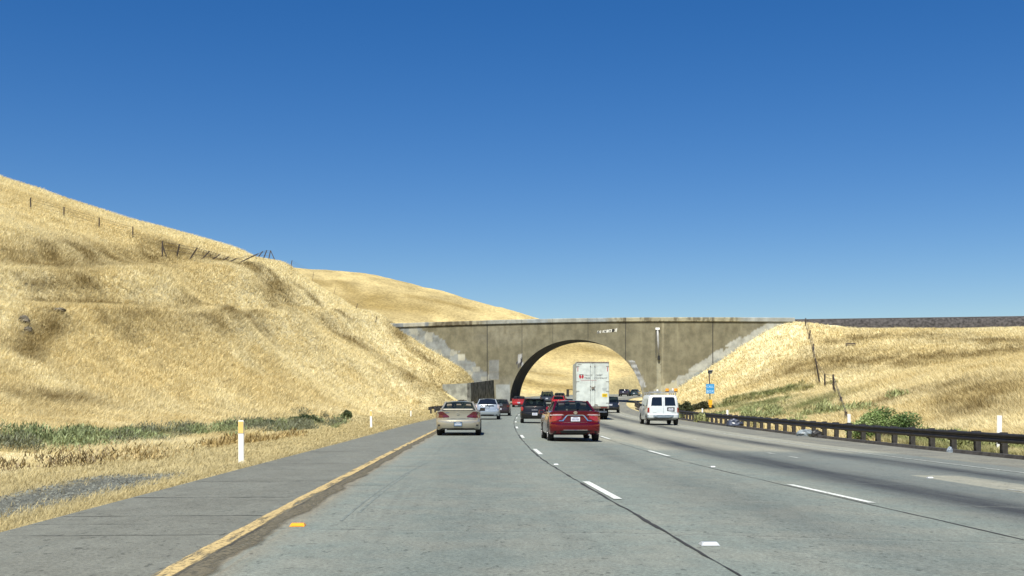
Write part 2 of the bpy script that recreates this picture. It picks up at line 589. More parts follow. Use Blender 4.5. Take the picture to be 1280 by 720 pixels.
def text_mesh(name, body, size, mat, parent, loc, rot=(R(90), 0, 0), extrude=.004, sx=1.0):
    cu = bpy.data.curves.new(name, 'FONT'); cu.body = body; cu.size = size; cu.extrude = extrude; cu.align_x = 'LEFT'
    t = bpy.data.objects.new(name + '_tmp', cu); COL.objects.link(t)
    dg = bpy.context.evaluated_depsgraph_get()
    me = bpy.data.meshes.new_from_object(t.evaluated_get(dg))
    bpy.data.objects.remove(t); bpy.data.curves.remove(cu)
    me.name = name
    me.transform(Matrix.Translation(loc) @ Matrix.Rotation(rot[2], 4, 'Z') @ Matrix.Rotation(rot[0], 4, 'X') @ Matrix.Diagonal((sx, 1, 1, 1)))
    me.materials.clear(); me.materials.append(mat)
    o = bpy.data.objects.new(name, me); COL.objects.link(o); o.parent = parent
    return o


def copy_tree(o, parent=None):
    c = o.copy(); COL.objects.link(c)
    if parent is not None: c.parent = parent
    for ch in list(o.children): copy_tree(ch, c)
    return c


# ------------------------------------------------------------------ ground sheet
def axis(parts):
    out = []
    for a, b, st in parts: out.append(np.arange(a, b, st))
    return np.concatenate(out + [[parts[-1][1]]])


gx = axis([(-1600, -400, 100), (-400, -140, 8), (-140, -40, .9), (-40, 60, .6), (60, 140, 1.2), (140, 400, 8), (400, 1600, 100)])
gy = axis([(-300, -30, 18), (-30, 0, 3), (0, 200, .7), (200, 330, 1.8), (330, 720, 4), (720, 2400, 60)])
GX, GY = np.meshgrid(gx, gy)
GZ = ground_z(GX, GY)
nx, ny = len(gx), len(gy)
gc = tone(GX, GY)
gm = gravel_mask(GX, GY)
gc = gc * (1 - gm[..., None]) + C_GRAVEL * gm[..., None]
idx = np.arange(nx * ny).reshape(ny, nx)
Fq = np.stack([idx[:-1, :-1], idx[:-1, 1:], idx[1:, 1:], idx[1:, :-1]], -1).reshape(-1, 4)
g = np_mesh('ground', np.c_[GX.ravel(), GY.ravel(), GZ.ravel()], Fq, M['ground'], gc.reshape(-1, 3), True)
tag(g, kind='structure')


# ------------------------------------------------------------------ road
def road_material(name, kind):
    m = NT(name)
    uvn = m.add('ShaderNodeUVMap', uv_map='UVMap')
    sep = m.add('ShaderNodeSeparateXYZ'); m.link(uvn.outputs[0], sep.inputs[0])
    u, s = sep.outputs[0], sep.outputs[1]
    co = m.coord()
    fine = m.noise(co, 28, 6, .75)
    grit = m.noise(co, 160, 3, .7)
    mid = m.noise(co, .9, 6, .6)
    stv = m.scale(uvn.outputs[0], (1.5, .07, 1))
    streak = m.noise(stv, 1.6, 6, .6)
    stv2 = m.scale(uvn.outputs[0], (9.0, .12, 1))
    streak2 = m.noise(stv2, 1.0, 5, .6)

    def gauss(c, w):
        t = m.math('DIVIDE', m.math('SUBTRACT', u, c), w)
        return m.math('POWER', 2.7183, m.math('MULTIPLY', m.math('MULTIPLY', t, t), -1.0))
    if kind == 'road':
        grey = (.142, .166, .149); beige = (.25, .245, .195); warm = (.168, .180, .155)
        c = m.mix(m.ramp(mid, .35, .65), grey, warm)
        far = m.math('MULTIPLY', m.ramp(s, 33, 36), m.ramp(u, 5.2, 5.5))
        far2 = m.math('MULTIPLY', m.ramp(s, 38, 44), m.ramp(u, 2.2, 4.5))
        patch = m.math('MULTIPLY', m.math('MULTIPLY', m.ramp(u, 8.6, 8.7), m.ramp(u, 9.75, 9.65)), m.ramp(s, 23.0, 22.6))
        bm_ = m.math('MAXIMUM', m.math('MAXIMUM', far, far2), patch)
        c = m.mix(m.math('MULTIPLY', bm_, m.ramp(streak, .25, .6, .45, .95)), c, beige)
        # old darker surfacing on the right-hand lanes
        asph = m.math('MULTIPLY', m.math('MULTIPLY', m.ramp(u, 6.0, 6.6), m.ramp(s, 36, 33)), m.ramp(patch, .2, .8, 1, 0))
        c = m.mix(m.math('MULTIPLY', asph, .45), c, (.10, .110, .108))
        # oil and rubber bands in the lanes
        for cc, w, k in ((7.0, .75, 1.0), (10.4, .62, .9), (3.7, .6, .30), (.1, .8, .22)):
            mk = m.math('MULTIPLY', gauss(cc, w), m.ramp(streak, .25, .70, .55, 1.1))
            c = m.mix(m.math('MULTIPLY', mk, k, clamp=True), c, (.032, .035, .037))
        for cc in (-.9, 1.05, 2.9, 4.6):
            mk = m.math('MULTIPLY', gauss(cc, .35), m.ramp(streak2, .35, .7, 0, .22))
            c = m.mix(mk, c, (.075, .08, .075))
        # dirt along the left edge
        mk = m.math('MULTIPLY', m.ramp(u, -1.55, -1.95), m.ramp(streak2, .3, .6, .2, .8))
        c = m.mix(mk, c, (.20, .165, .11))
        # transverse slab joints
        fr = m.math('FRACT', m.math('DIVIDE', m.math('ADD', s, m.math('MULTIPLY', u, .12)), 4.6))
        j = m.math('MULTIPLY', m.ramp(m.math('ABSOLUTE', m.math('SUBTRACT', fr, .5)), .006, .002), m.ramp(mid, .35, .6, .35, .8))
        c = m.mix(j, c, (.075, .08, .07))
        jl = m.math('MULTIPLY', m.ramp(m.math('ABSOLUTE', m.math('SUBTRACT', fr, .485)), .014, .004), .22)
        c = m.mix(jl, c, (.22, .235, .21))
    elif kind == 'shoulder':
        c = m.mix(m.ramp(mid, .35, .65), (.138, .143, .122), (.122, .125, .106))
        c = m.mix(m.ramp(streak2, .5, .75, 0, .15), c, (.09, .118, .11))
    else:
        c = m.mix(m.ramp(mid, .35, .65), (.17, .17, .14), (.12, .122, .108))
        c = m.mix(m.ramp(streak2, .45, .7, 0, .5), c, (.25, .23, .155))
    mott = m.noise(m.scale(co, (1, .45, 1)), 5.5, 6, .7)
    fleck = m.ramp(m.noise(m.scale(co, (1, .5, 1)), 13, 3, .6), .62, .68, 1.0, .55)
    stain = m.noise(m.scale(co, (1, .25, 1)), .35, 5, .6)
    f = m.math('MULTIPLY', m.ramp(fine, .32, .68, .70, 1.28), m.ramp(grit, .3, .7, .66, 1.32))
    f = m.math('MULTIPLY', m.math('MULTIPLY', f, m.ramp(mott, .3, .7, .91, 1.08)), m.math('MULTIPLY', fleck, m.ramp(stain, .3, .7, .95, 1.05)))
    sc = m.add('ShaderNodeVectorMath', operation='SCALE'); m.link(c, sc.inputs[0]); m.link(f, sc.inputs['Scale'])
    m.base(sc.outputs[0]); m.set(Roughness=.8); m.b.inputs['Specular IOR Level'].default_value = .3
    m.bump(m.math('ADD', fine, grit), .35, .008)
    return m.m


def strip(name, us, ds, mat, dz=0.0, thick=None):
    us, ds = np.asarray(us, float), np.asarray(ds, float)
    U, D = np.meshgrid(us, ds)
    X = xc(D) + U; Z = zroad(U, D) + dz
    n, k = len(us), len(ds)
    ii = np.arange(n * k).reshape(k, n)
    Fq = np.stack([ii[:-1, :-1], ii[:-1, 1:], ii[1:, 1:], ii[1:, :-1]], -1).reshape(-1, 4)
    o = np_mesh(name, np.c_[X.ravel(), D.ravel(), Z.ravel()], Fq, mat, None, True)
    uv = o.data.uv_layers.new(name='UVMap')
    vi = np.empty(len(o.data.loops), np.int32); o.data.loops.foreach_get('vertex_index', vi)
    uv.data.foreach_set('uv', np.c_[U.ravel()[vi], D.ravel()[vi]].astype(np.float32).ravel())
    return tag(o, kind='structure')


dd = np.concatenate([np.arange(-20, 150, 1.0), np.arange(150, 421, 2.0)])
strip('road', np.arange(-2.05, 12.61, .7327), dd, road_material('concrete_road', 'road'))
strip('left_road_shoulder', [-4.55, -3.3, -2.05], dd, road_material('asphalt_shoulder', 'shoulder'))
strip('right_road_shoulder', [12.605, 13.7, 14.9], dd, road_material('right_shoulder_surface', 'rshoulder'))

# painted lines
def paint_mat(name, c, wear):
    m = NT(name)
    co = m.coord(); n = m.noise(co, 9, 8, .75)
    m.base(m.mix(m.ramp(n, wear - .06, wear + .06), (.15, .155, .135), c)); m.set(Roughness=.7)
    return m.m


M['line_white'] = paint_mat('road_paint_white', (.54, .56, .53), .42)
M['line_faint'] = paint_mat('road_paint_worn', (.40, .42, .39), .5)
M['line_yellow'] = paint_mat('road_paint_yellow', (.44, .36, .16), .44)
M['dirt'] = simple('gutter_dirt', (.085, .07, .045), .95, 0, .6, 5)
M['crack'] = simple('crack_tar', (.020, .020, .020), .9)


def marking(name, quads, mat, dz):
    """quads: list of (u0, u1, d0, d1)"""
    V, Fc = [], []
    for u0, u1, d0, d1 in quads:
        n = max(2, int((d1 - d0) / 1.0) + 1)
        for i in range(n):
            d = d0 + (d1 - d0) * i / (n - 1)
            V += [road_pt(u0, d, dz), road_pt(u1, d, dz)]
        k = len(V) - 2 * n
        Fc += [(k + 2 * i, k + 2 * i + 1, k + 2 * i + 3, k + 2 * i + 2) for i in range(n - 1)]
    return tag(mesh_obj(name, V, Fc, mat), kind='structure')


def ragged(name, u0, u1, ds, amp, mat, dz, seed, seg=.35, fr=1.0):
    d = np.arange(ds[0], ds[1], seg)
    V, Fc = [], []
    for i, q in enumerate(d):
        a = (fbm(np.array([q * 1.3 * fr]), np.array([seed * 3.1]), seed)[0] - .5) * amp
        b = (fbm(np.array([q * 1.1 * fr]), np.array([seed * 7.7]), seed + 5)[0] - .5) * amp
        V += [road_pt(u0 + a, q, dz), road_pt(max(u1 + b, u0 + a + .008), q, dz)]
    Fc = [(2 * i, 2 * i + 1, 2 * i + 3, 2 * i + 2) for i in range(len(d) - 1)]
    return tag(mesh_obj(name, V, Fc, mat), kind='structure')




def edge_line_mat():
    m = NT('yellow_line_and_grit')
    uvn = m.add('ShaderNodeUVMap', uv_map='UVMap'); sep = m.add('ShaderNodeSeparateXYZ'); m.link(uvn.outputs[0], sep.inputs[0])
    u = sep.outputs[0]; co = m.coord()
    e = m.noise(m.scale(uvn.outputs[0], (3, 1.1, 1)), 1.0, 8, .72)
    g = m.noise(co, 24, 6, .75); g2 = m.noise(m.scale(uvn.outputs[0], (5, .5, 1)), 1.0, 6, .7); big = m.noise(m.scale(uvn.outputs[0], (.01, .45, 1)), 1.0, 3, .6)
    us = m.math('ADD', u, m.math('MULTIPLY', m.math('SUBTRACT', e, .5), .09))
    yel = m.math('MULTIPLY', m.ramp(us, -2.275, -2.255), m.ramp(us, -2.09, -2.11))
    yel = m.math('MULTIPLY', yel, m.ramp(g, .36, .50, .35, 1.0))
    yel = m.math('MULTIPLY', yel, m.ramp(g2, .36, .50, .25, 1.0))
    lim = m.math('ADD', -2.05, m.math('MULTIPLY', big, .42))
    dirt = m.math('MULTIPLY', m.ramp(us, -2.12, -2.08), m.ramp(m.math('SUBTRACT', us, lim), .02, -.10))
    dirt = m.math('MULTIPLY', dirt, m.ramp(m.math('ADD', m.math('MULTIPLY', g, .6), m.math('MULTIPLY', e, .5)), .40, .58, 0, 1))
    crk = m.math('MULTIPLY', m.ramp(m.math('ABSOLUTE', m.math('SUBTRACT', us, -2.075)), .022, .008), .9)
    c = m.mix(m.ramp(g, .35, .65), (.050, .047, .034), (.135, .115, .07))
    c = m.mix(yel, c, (.42, .315, .14))
    c = m.mix(m.math('MULTIPLY', crk, m.ramp(g2, .35, .6)), c, (.02, .02, .018))
    al = m.math('MAXIMUM', m.math('MAXIMUM', yel, dirt), crk)
    m.base(c); m.set(Roughness=.85)
    tr = m.add('ShaderNodeBsdfTransparent'); mx = m.add('ShaderNodeMixShader')
    m.link(al, mx.inputs[0]); m.link(tr.outputs[0], mx.inputs[1]); m.link(m.b.outputs[0], mx.inputs[2]); m.link(mx.outputs[0], m.out.inputs[0])
    return m.m


strip('yellow_edge_line', [-2.4, -2.05, -1.70], np.concatenate([np.arange(-15, 150, 1.0), np.arange(150, 201, 2.0)]), edge_line_mat(), .006)
ds0 = 15.5 - 2 * 14.63
marking('white_lane_dashes', [(uu, uu + .115, ds0 + 14.63 * k, ds0 + 14.63 * k + 3.66) for uu in (2.06, 5.48) for k in range(0, 17)], M['line_white'], .008)
marking('worn_lane_dashes', [(8.95, 9.06, ds0 + 14.63 * k + q, ds0 + 14.63 * k + q + .9) for k in range(0, 17) for q in (0, 2.4)], M['line_faint'], .008)
marking('right_edge_line', [(11.55, 11.66, -15, 200)], M['line_faint'], .008)
ragged('longitudinal_joint', 1.985, 2.02, (-15, 170), .09, M['crack'], .004, 8, .22)
ragged('second_joint', 5.40, 5.425, (8, 120), .05, M['crack'], .004, 9, .4)
V, Fc = [], []
for d0, a, b, w in ((11.1, -4.5, -2.3, .022), (13.1, -4.5, -2.3, .028), (12.2, -4.5, -3.4, .018), (15.8, -4.5, -2.4, .04), (19.3, -4.5, -2.3, .035), (25.5, -4.5, -2.3, .05), (32, -4.5, -2.3, .06), (18.2, -2.0, -1.2, .03), (24.0, -1.95, -.9, .03)):
    n = 40; k = len(V)
    for i in range(n):
        u = a + (b - a) * i / (n - 1)
        d = d0 + .10 * (fbm(np.array([u * 2.5]), np.array([d0]), 77)[0] - .5) + .05 * (u + 3)
        ww = w * (.3 + 1.1 * vnoise(np.array([u * 5]), np.array([d0 * 3]), 5)[0])
        V += [road_pt(u, d, .004), road_pt(u, d + ww, .004)]
    Fc += [(k + 2 * i, k + 2 * i + 1, k + 2 * i + 3, k + 2 * i + 2) for i in range(n - 1)]
tag(mesh_obj('transverse_cracks', V, Fc, M['crack']), kind='structure')
# tyre scuffs beside the gutter
V, Fc = [], []
for u0, u1, d0, d1 in ((-1.35, -.95, 12.5, 26), (-1.25, -1.1, 13.5, 22)):
    k = len(V); n = 16
    for i in range(n):
        t = i / (n - 1); u = u0 + (u1 - u0) * t * t
        V += [road_pt(u, d0 + (d1 - d0) * t, .003), road_pt(u + .035, d0 + (d1 - d0) * t, .003)]
    Fc += [(k + 2 * i, k + 2 * i + 1, k + 2 * i + 3, k + 2 * i + 2) for i in range(n - 1)]
M['scuff'] = simple('tyre_scuff', (.128, .148, .134), .8, 0, .3, 9)
tag(mesh_obj('tyre_scuffs', V, Fc, M['scuff']), kind='structure')

# raised reflectors
def reflector(label, u, d, cm, bm_, kind='grey'):
    p = road_pt(u, d, .003)
    e = empty('road_reflector', p, -heading(d), label, 'road reflector', 'raised reflectors on the road')
    b = MB(); b.add([(-.055, -.05, 0), (.055, -.05, 0), (.055, .05, 0), (-.055, .05, 0), (-.045, -.02, .02), (.045, -.02, .02), (.045, .02, .02), (-.045, .02, .02)],
                    [(0, 1, 5, 4), (1, 2, 6, 5), (2, 3, 7, 6), (3, 0, 4, 7), (4, 5, 6, 7)]).build('base', bm_, e)
    MB().add([(-.04, -.0475, .004), (.04, -.0475, .004), (.036, -.0265, .0175), (-.036, -.0265, .0175)], [(0, 1, 2, 3)]).build('lens', cm, e)
    return e


M['refl_grey'] = simple('reflector_body', (.34, .36, .38), .4)
M['refl_lens'] = simple('reflector_lens', (.75, .78, .8), .15)
e = reflector('amber reflector lying on the lane beside the yellow line', -1.72, 12.0, M['amber'], M['amber']); e.scale = (1.4, 1.6, 1.4)
e = reflector('grey square reflector nearest the camera on the dark lane joint', 2.2, 10.35, M['refl_lens'], M['refl_grey']); e.scale = (1.5, 1.5, 1.3)
reflector('small reflector between the two nearest white dashes left of the red sedan lane', 2.12, 24.8, M['refl_lens'], M['refl_grey'])
reflector('small reflector on the next lane line, right of the red sedan', 5.55, 24.8, M['refl_lens'], M['refl_grey'])
reflector('small reflector on the worn lane line near the guardrail', 9.02, 21.8, M['refl_lens'], M['refl_grey'])

# ------------------------------------------------------------------ bridge
def zt_bridge(a):
    return 14.02 + .42 * np.sin(np.pi * np.clip(a / 63.0, 0, 1))


def bw(a, z, off=0.0):
    """bridge face coords: a along, off towards the viewer"""
    return (BX0 + EA[0] * a + EN[0] * off, BD0 + EA[1] * a + EN[1] * off, z)


def b_az(px, py):
    t = bridge_t(px); d = bridge_d(px)
    return t * BLEN, CAMZ + (HY - py) * d / F


A0 = -.6
A1 = b_az(993, 400)[0]
aL = b_az(637.0, 500)[0]; aR = b_az(803.5, 500)[0]
aC, aH = (aL + aR) / 2, (aR - aL) / 2
zC = b_az(722, 424.5)[1]; zB = 1.3
T_BR = 8.0


def arch_z(a):
    q = np.clip(1 - ((a - aC) / aH) ** 2, 0, 1)
    return zB + (zC - zB) * q ** .5


bridge = empty('arch_bridge', bw(aC, zB), 0, 'wide weathered concrete arch bridge over the highway with pale parapet', 'bridge')
bloc = Vector(bridge.location)


def bl(p): return Vector(p) - bloc


def bridge_col(a, z, front=True):
    """marks on the concrete: cover-up paint, pale patches, stains"""
    a = np.asarray(a, float); z = np.asarray(z, float)
    c = np.empty(a.shape + (3,)); c[:] = (.156, .144, .097)
    n = fbm(a / 2.5, z / 6, 201); n2 = fbm(a / .7, z / 5, 202); n3 = fbm(a / 8, z / 4, 203)
    c *= (.80 + .22 * n + .08 * n2 + .16 * fbm(a / 1.4, z / .9, 204))[..., None]
    c += np.array([.03, .03, .03]) * sstep(.5, .8, n3)[..., None]

    def put(mask, col, k=1.0):
        nonlocal c
        c = c + (np.array(col) - c) * (np.clip(mask, 0, 1) * k)[..., None]
    # stains hanging from the top
    put(sstep(.5, .75, fbm(a / .6, z / 9, 205)) * sstep(11, 13.3, z), (.10, .085, .05), .4)
    if front:
        wob = (fbm(a / 1.2, z / 1.2, 210) - .5)
        blk = (_hash(np.floor((a + wob * 1.2) / 1.3).astype(np.int64), np.floor((z + wob) / .8).astype(np.int64), 9))
        blk2 = (_hash(np.floor((a + .4) / 2.6).astype(np.int64), np.floor(z / 1.4).astype(np.int64), 19))
        # left wing: band of grey cover-up along the slope
        l0a, l0z = b_az(500, 411); l1a, l1z = b_az(600, 474)
        zl = l0z + (l1z - l0z) * (a - l0a) / (l1a - l0a)
        wd = 2.9 - 1.3 * np.clip((a - l0a) / (l1a - l0a), 0, 1)
        mk = ((z - zl) < wd + wob * 1.8 + (blk - .5) * .4) & (a < l1a + 1.5)
        put(mk, (.21, .225, .22))
        put(mk & (blk > .8), (.285, .285, .24)); put(mk & (blk < .16), (.165, .175, .165))
        pa, pz = b_az(577, 447)
        put((np.abs(a - pa) < .55) & (np.abs(z - pz) < .5), (.38, .37, .30))
        pa, pz = b_az(617, 462)
        put((np.abs(a - pa) < .8) & (np.abs(z - pz) < 1.6), (.195, .205, .20), .8)
        pa, pz = b_az(629, 490)
        put((np.abs(a - pa) < 1.15) & (z < pz + 1.1), (.26, .275, .26))
        # right wing
        r0a, r0z = b_az(845, 488); r1a, r1z = b_az(985, 400)
        zl = r0z + (r1z - r0z) * (a - r0a) / (r1a - r0a)
        mk = ((z - zl) < 1.5 + wob * .8 + .5 * sstep(.55, .62, blk2)) & (a > r0a - 2.5)
        put(mk, (.31, .315, .285)); put(mk & ((z - zl) < .55 + wob * 1.2) & (a < r0a + 9), (.215, .235, .235))
        pa, pz = b_az(838, 492)
        put((a > pa - 2.6) & (a < pa + 1) & (z < pz + .7 + (a - pa + 2.6) * .35), (.33, .315, .235))
        # ladder-like repaired strip beside the arch on the right
        q0, q0z = b_az(790, 452); q1, q1z = b_az(803, 480)
        tt = (q0z - z) / (q0z - q1z)
        mk = (np.abs(a - (q0 + (q1 - q0) * tt)) < .42) & (tt > -.05) & (tt < 1.15)
        put(mk, (.33, .34, .34)); put(mk & (_hash(np.floor(z / .45).astype(np.int64), np.floor(a / 3).astype(np.int64), 3) > .6), (.17, .17, .16))
        # pale drip under the drain pipe
        q0, q0z = b_az(823.5, 450)
        put((np.abs(a - q0) < .3 + wob * .15) & (z < q0z), (.28, .27, .20), .8)
        q0, _ = b_az(828.5, 450)
        put((np.abs(a - q0) < .14 + wob * .1), (.28, .255, .175), .6)
        # graffiti beside the arch on the left
        for qx, qy, w, h, col in ((650, 449, .35, .75, (.36, .36, .35)), (651.5, 452, .14, .55, (.03, .03, .035)), (649, 457, .12, .4, (.06, .06, .07)), (646.5, 453, .1, .2, (.05, .05, .06)), (653.5, 455, .10, .35, (.42, .43, .42))):
            q, qz = b_az(qx, qy)
            put((np.abs(a - q + wob * .3) < w) & (np.abs(z - qz + wob * .3) < h), col)
        # thin tan runs
        put(sstep(.62, .75, fbm(a / .35, z / 12, 222)) * sstep(.45, .65, fbm(a / 5, z / 5, 223)), (.24, .22, .145), .35)
    # formwork courses
    put((np.abs((z % 1.22) - .04) < .07).astype(float), (.15, .13, .09), .22)
    return c


def face_mesh(name, off, front):
    aa = np.concatenate([np.arange(A0, aL, .16), np.linspace(aL, aR, 150), np.arange(aR + .12, A1, .16), [A1]])
    nz = 60
    lo = np.where((aa >= aL) & (aa <= aR), arch_z(aa), -1.5)
    # wings: follow the ground so that no buried face is needed far below
    hi = zt_bridge(aa) - .72
    tt = np.linspace(0, 1, nz)[:, None]
    Z = lo[None] + (hi - lo)[None] * tt
    A = np.repeat(aa[None], nz, 0)
    X = BX0 + EA[0] * A + EN[0] * off; Y = BD0 + EA[1] * A + EN[1] * off
    n = len(aa)
    ii = np.arange(n * nz).reshape(nz, n)
    Fq = np.stack([ii[:-1, :-1], ii[:-1, 1:], ii[1:, 1:], ii[1:, :-1]], -1)
    keep = np.ones(n - 1, bool)
    Fq = Fq[:, keep].reshape(-1, 4)
    if not front: Fq = Fq[:, ::-1]
    V = np.c_[X.ravel(), Y.ravel(), Z.ravel()] - np.array(bloc)
    o = np_mesh(name, V, Fq, M['conc'], bridge_col(A, Z, front).reshape(-1, 3))
    o.parent = bridge
    return o


face_mesh('spandrel_wall', 0.0, True)
face_mesh('spandrel_wall', -T_BR, False)
# soffit of the arch
th = np.linspace(0, math.pi, 61)
V = []
for k in range(13):
    for t in th:
        a = aC - aH * math.cos(t); z = zB + (zC - zB) * math.sin(t)
        V.append(bl(bw(a, z, -T_BR * k / 12)))
base_pts = []
Fc = [(k * 61 + i, k * 61 + i + 1, (k + 1) * 61 + i + 1, (k + 1) * 61 + i) for k in range(12) for i in range(60)]
VV = np.array(V); FF = np.array(Fc)
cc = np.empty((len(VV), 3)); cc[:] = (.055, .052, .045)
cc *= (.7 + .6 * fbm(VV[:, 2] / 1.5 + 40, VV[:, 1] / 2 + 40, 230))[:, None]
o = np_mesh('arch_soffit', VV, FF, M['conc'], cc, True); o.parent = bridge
for s_, a_ in ((1, aL), (-1, aR)):      # short plinths under the springing
    b = MB()
    v = [bl(bw(a_ - (.05 if s_ > 0 else .5), z, q)) for q in (-.02, -T_BR + .02) for z in (-1.5, zB) for _ in (0,)]
    p = [bl(bw(a_ + da, z, q)) for z in (-1.5, zB + .15) for da, q in ((-.4 * s_, .06), (.02 * s_, .06), (.02 * s_, -T_BR - .06), (-.4 * s_, -T_BR - .06))]
    b.add(p, [(0, 1, 2, 3), (4, 5, 6, 7), (0, 1, 5, 4), (1, 2, 6, 5), (2, 3, 7, 6), (3, 0, 4, 7)])
    o = b.build('plinth', M['conc'], bridge)
    a = o.data.color_attributes.new('Col', 'FLOAT_COLOR', 'POINT'); a.data.foreach_set('color', np.tile([.25, .24, .21, 1], len(o.data.vertices)).astype(np.float32))
# arch ring, slightly proud on the face
# parapet
def parapet(off0, off1, front):
    aa = np.arange(A0 - .1, A1 + .15, .16); n = len(aa)
    top = zt_bridge(aa)
    prof = [(off0, -.80), (off0, -.66), (off1, -.64)] + [(off1, -.64 + .6 * k / 6) for k in range(1, 7)] + [(off1 - .05 * (1 if front else -1), 0), (off0, 0)]
    if front is False: pass
    X, Y, Z, Cc = [], [], [], []
    for o_, dz in prof:
        X.append(BX0 + EA[0] * aa + EN[0] * o_); Y.append(BD0 + EA[1] * aa + EN[1] * o_); Z.append(top + dz)
        base = np.empty((n, 3)); base[:] = (.29, .27, .19)
        blk = _hash(np.floor(aa / 3.1).astype(np.int64), np.zeros(n, np.int64), 31)
        mid = sstep(13, 16, aa) * sstep(37, 33, aa)
        base = base + (np.array([.255, .28, .28]) - base) * (mid * (.65 + .35 * (blk > .4)))[:, None]
        base = np.where(((blk > .8) & (mid > .5))[:, None], np.array([.34, .335, .28]), base)
        left = sstep(6.0, 5.7, aa); lb = _hash(np.floor(aa / 1.7).astype(np.int64), np.ones(n, np.int64), 32)
        base = np.where((left > .5)[:, None], np.where((lb > .5)[:, None], np.array([.34, .33, .27]), np.array([.17, .185, .19])), base)
        rt = sstep(53, 55, aa)
        base = base + (np.array([.28, .29, .27]) - base) * rt[:, None]
        st = sstep(.42, .62, fbm(aa / .35, np.full(n, dz * .9 + 3), 240)) * (1 - mid * .8) * (1 - left) * (1 - rt)
        st2 = sstep(6.2, 6.6, aa) * sstep(13.5, 11.5, aa)
        base = base + (np.array([.09, .075, .05]) - base) * np.clip(st * .75 + st2 * .55, 0, .9)[:, None]
        Cc.append(base)
    m = len(prof)
    ii = np.arange(n * m).reshape(m, n)
    Fq = np.stack([ii[:-1, :-1], ii[:-1, 1:], ii[1:, 1:], ii[1:, :-1]], -1).reshape(-1, 4)
    if not front: Fq = Fq[:, ::-1]
    V = np.c_[np.concatenate(X), np.concatenate(Y), np.concatenate(Z)] - np.array(bloc)
    o = np_mesh('parapet', V, Fq, M['conc'], np.concatenate(Cc)); o.parent = bridge
    e = [[V[r * n + c] for r in range(m)] for c in (0, n - 1)]
    for ring in e:
        q = mesh_obj('parapet_end', ring, [tuple(range(m))], M['conc'], bridge)
        a = q.data.color_attributes.new('Col', 'FLOAT_COLOR', 'POINT'); a.data.foreach_set('color', np.tile([.33, .32, .30, 1], len(q.data.vertices)).astype(np.float32))


parapet(-.3, .16, True)
parapet(-T_BR + .3, -T_BR - .16, False)
q = MB().add([bl(bw(a, float(zt_bridge(a)) - .70, o_)) for a in np.linspace(A0, A1, 30) for o_ in (-.2, -T_BR + .2)], [(2 * i, 2 * i + 1, 2 * i + 3, 2 * i + 2) for i in range(29)]).build('deck', M['ballast'], bridge)
# end faces of the bridge body
for a_ in (A0, A1):
    z1 = float(zt_bridge(a_)) - .70
    q = MB().add([bl(bw(a_, z, o_)) for z, o_ in ((-1.5, 0), (-1.5, -T_BR), (z1, -T_BR), (z1, 0))], [(0, 1, 2, 3)]).build('end_wall', M['conc'], bridge)
    a = q.data.color_attributes.new('Col', 'FLOAT_COLOR', 'POINT'); a.data.foreach_set('color', np.tile([.24, .21, .15, 1], 4).astype(np.float32))
# expansion joints
for px, w in ((609, .055), (652.5, .035), (735, .03), (782, .045), (891, .06), (691, .02)):
    a = b_az(px, 430)[0]
    z0 = float(arch_z(np.array([a]))[0]) if aL < a < aR else -1
    z1 = float(zt_bridge(a)) - .72
    b = MB(); b.add([bl(bw(a + s_ * w, z, o_)) for o_ in (-.02, .006) for z, s_ in ((z0, -1), (z0, 1), (z1, 1), (z1, -1))], [(4, 5, 6, 7), (0, 1, 5, 4), (1, 2, 6, 5), (2, 3, 7, 6), (3, 0, 4, 7)])
    b.build('expansion_joint', M['crack'], bridge)
    b = MB(); z2 = float(zt_bridge(a)); b.add([bl(bw(a + s_ * w * .7, z, o_)) for o_ in (.15, .166) for z, s_ in ((z1 + .1, -1), (z1 + .1, 1), (z2 - .02, 1), (z2 - .02, -1))], [(4, 5, 6, 7), (0, 1, 5, 4), (1, 2, 6, 5), (2, 3, 7, 6), (3, 0, 4, 7)])
    b.build('parapet_joint', M['crack'], bridge)
# drain pipe
q0, z0 = b_az(822, 412); q1, z1 = b_az(823.5, 447)
dp = MB().tube([bl(bw(q0, z0, .14)), bl(bw(q1, z1 + .2, .14))], .16, 10).build('drain_pipe', simple('grey_pipe', (.30, .30, .29), .6, .1, .2, 1.5), bridge, True)
MB().box(bl(bw(q0, z0 + .12, .16)), (.62, .3, .32)).build('pipe_head', M['marker_white'], dp)
MB().tube([bl(bw(q1, z1 + .25, .14)), bl(bw(q1 + .02, z1 - .35, .14))], .20, 10).build('pipe_outlet', M['black_plastic'], dp)
sh_ = MB().box(bl(bw(q0 - .24, (z0 + z1) / 2, .04)), (.10, .05, abs(z0 - z1))).build('pipe_shadow', M['black_plastic'], dp)  # black strip along the whole pipe, its shadow drawn as geometry
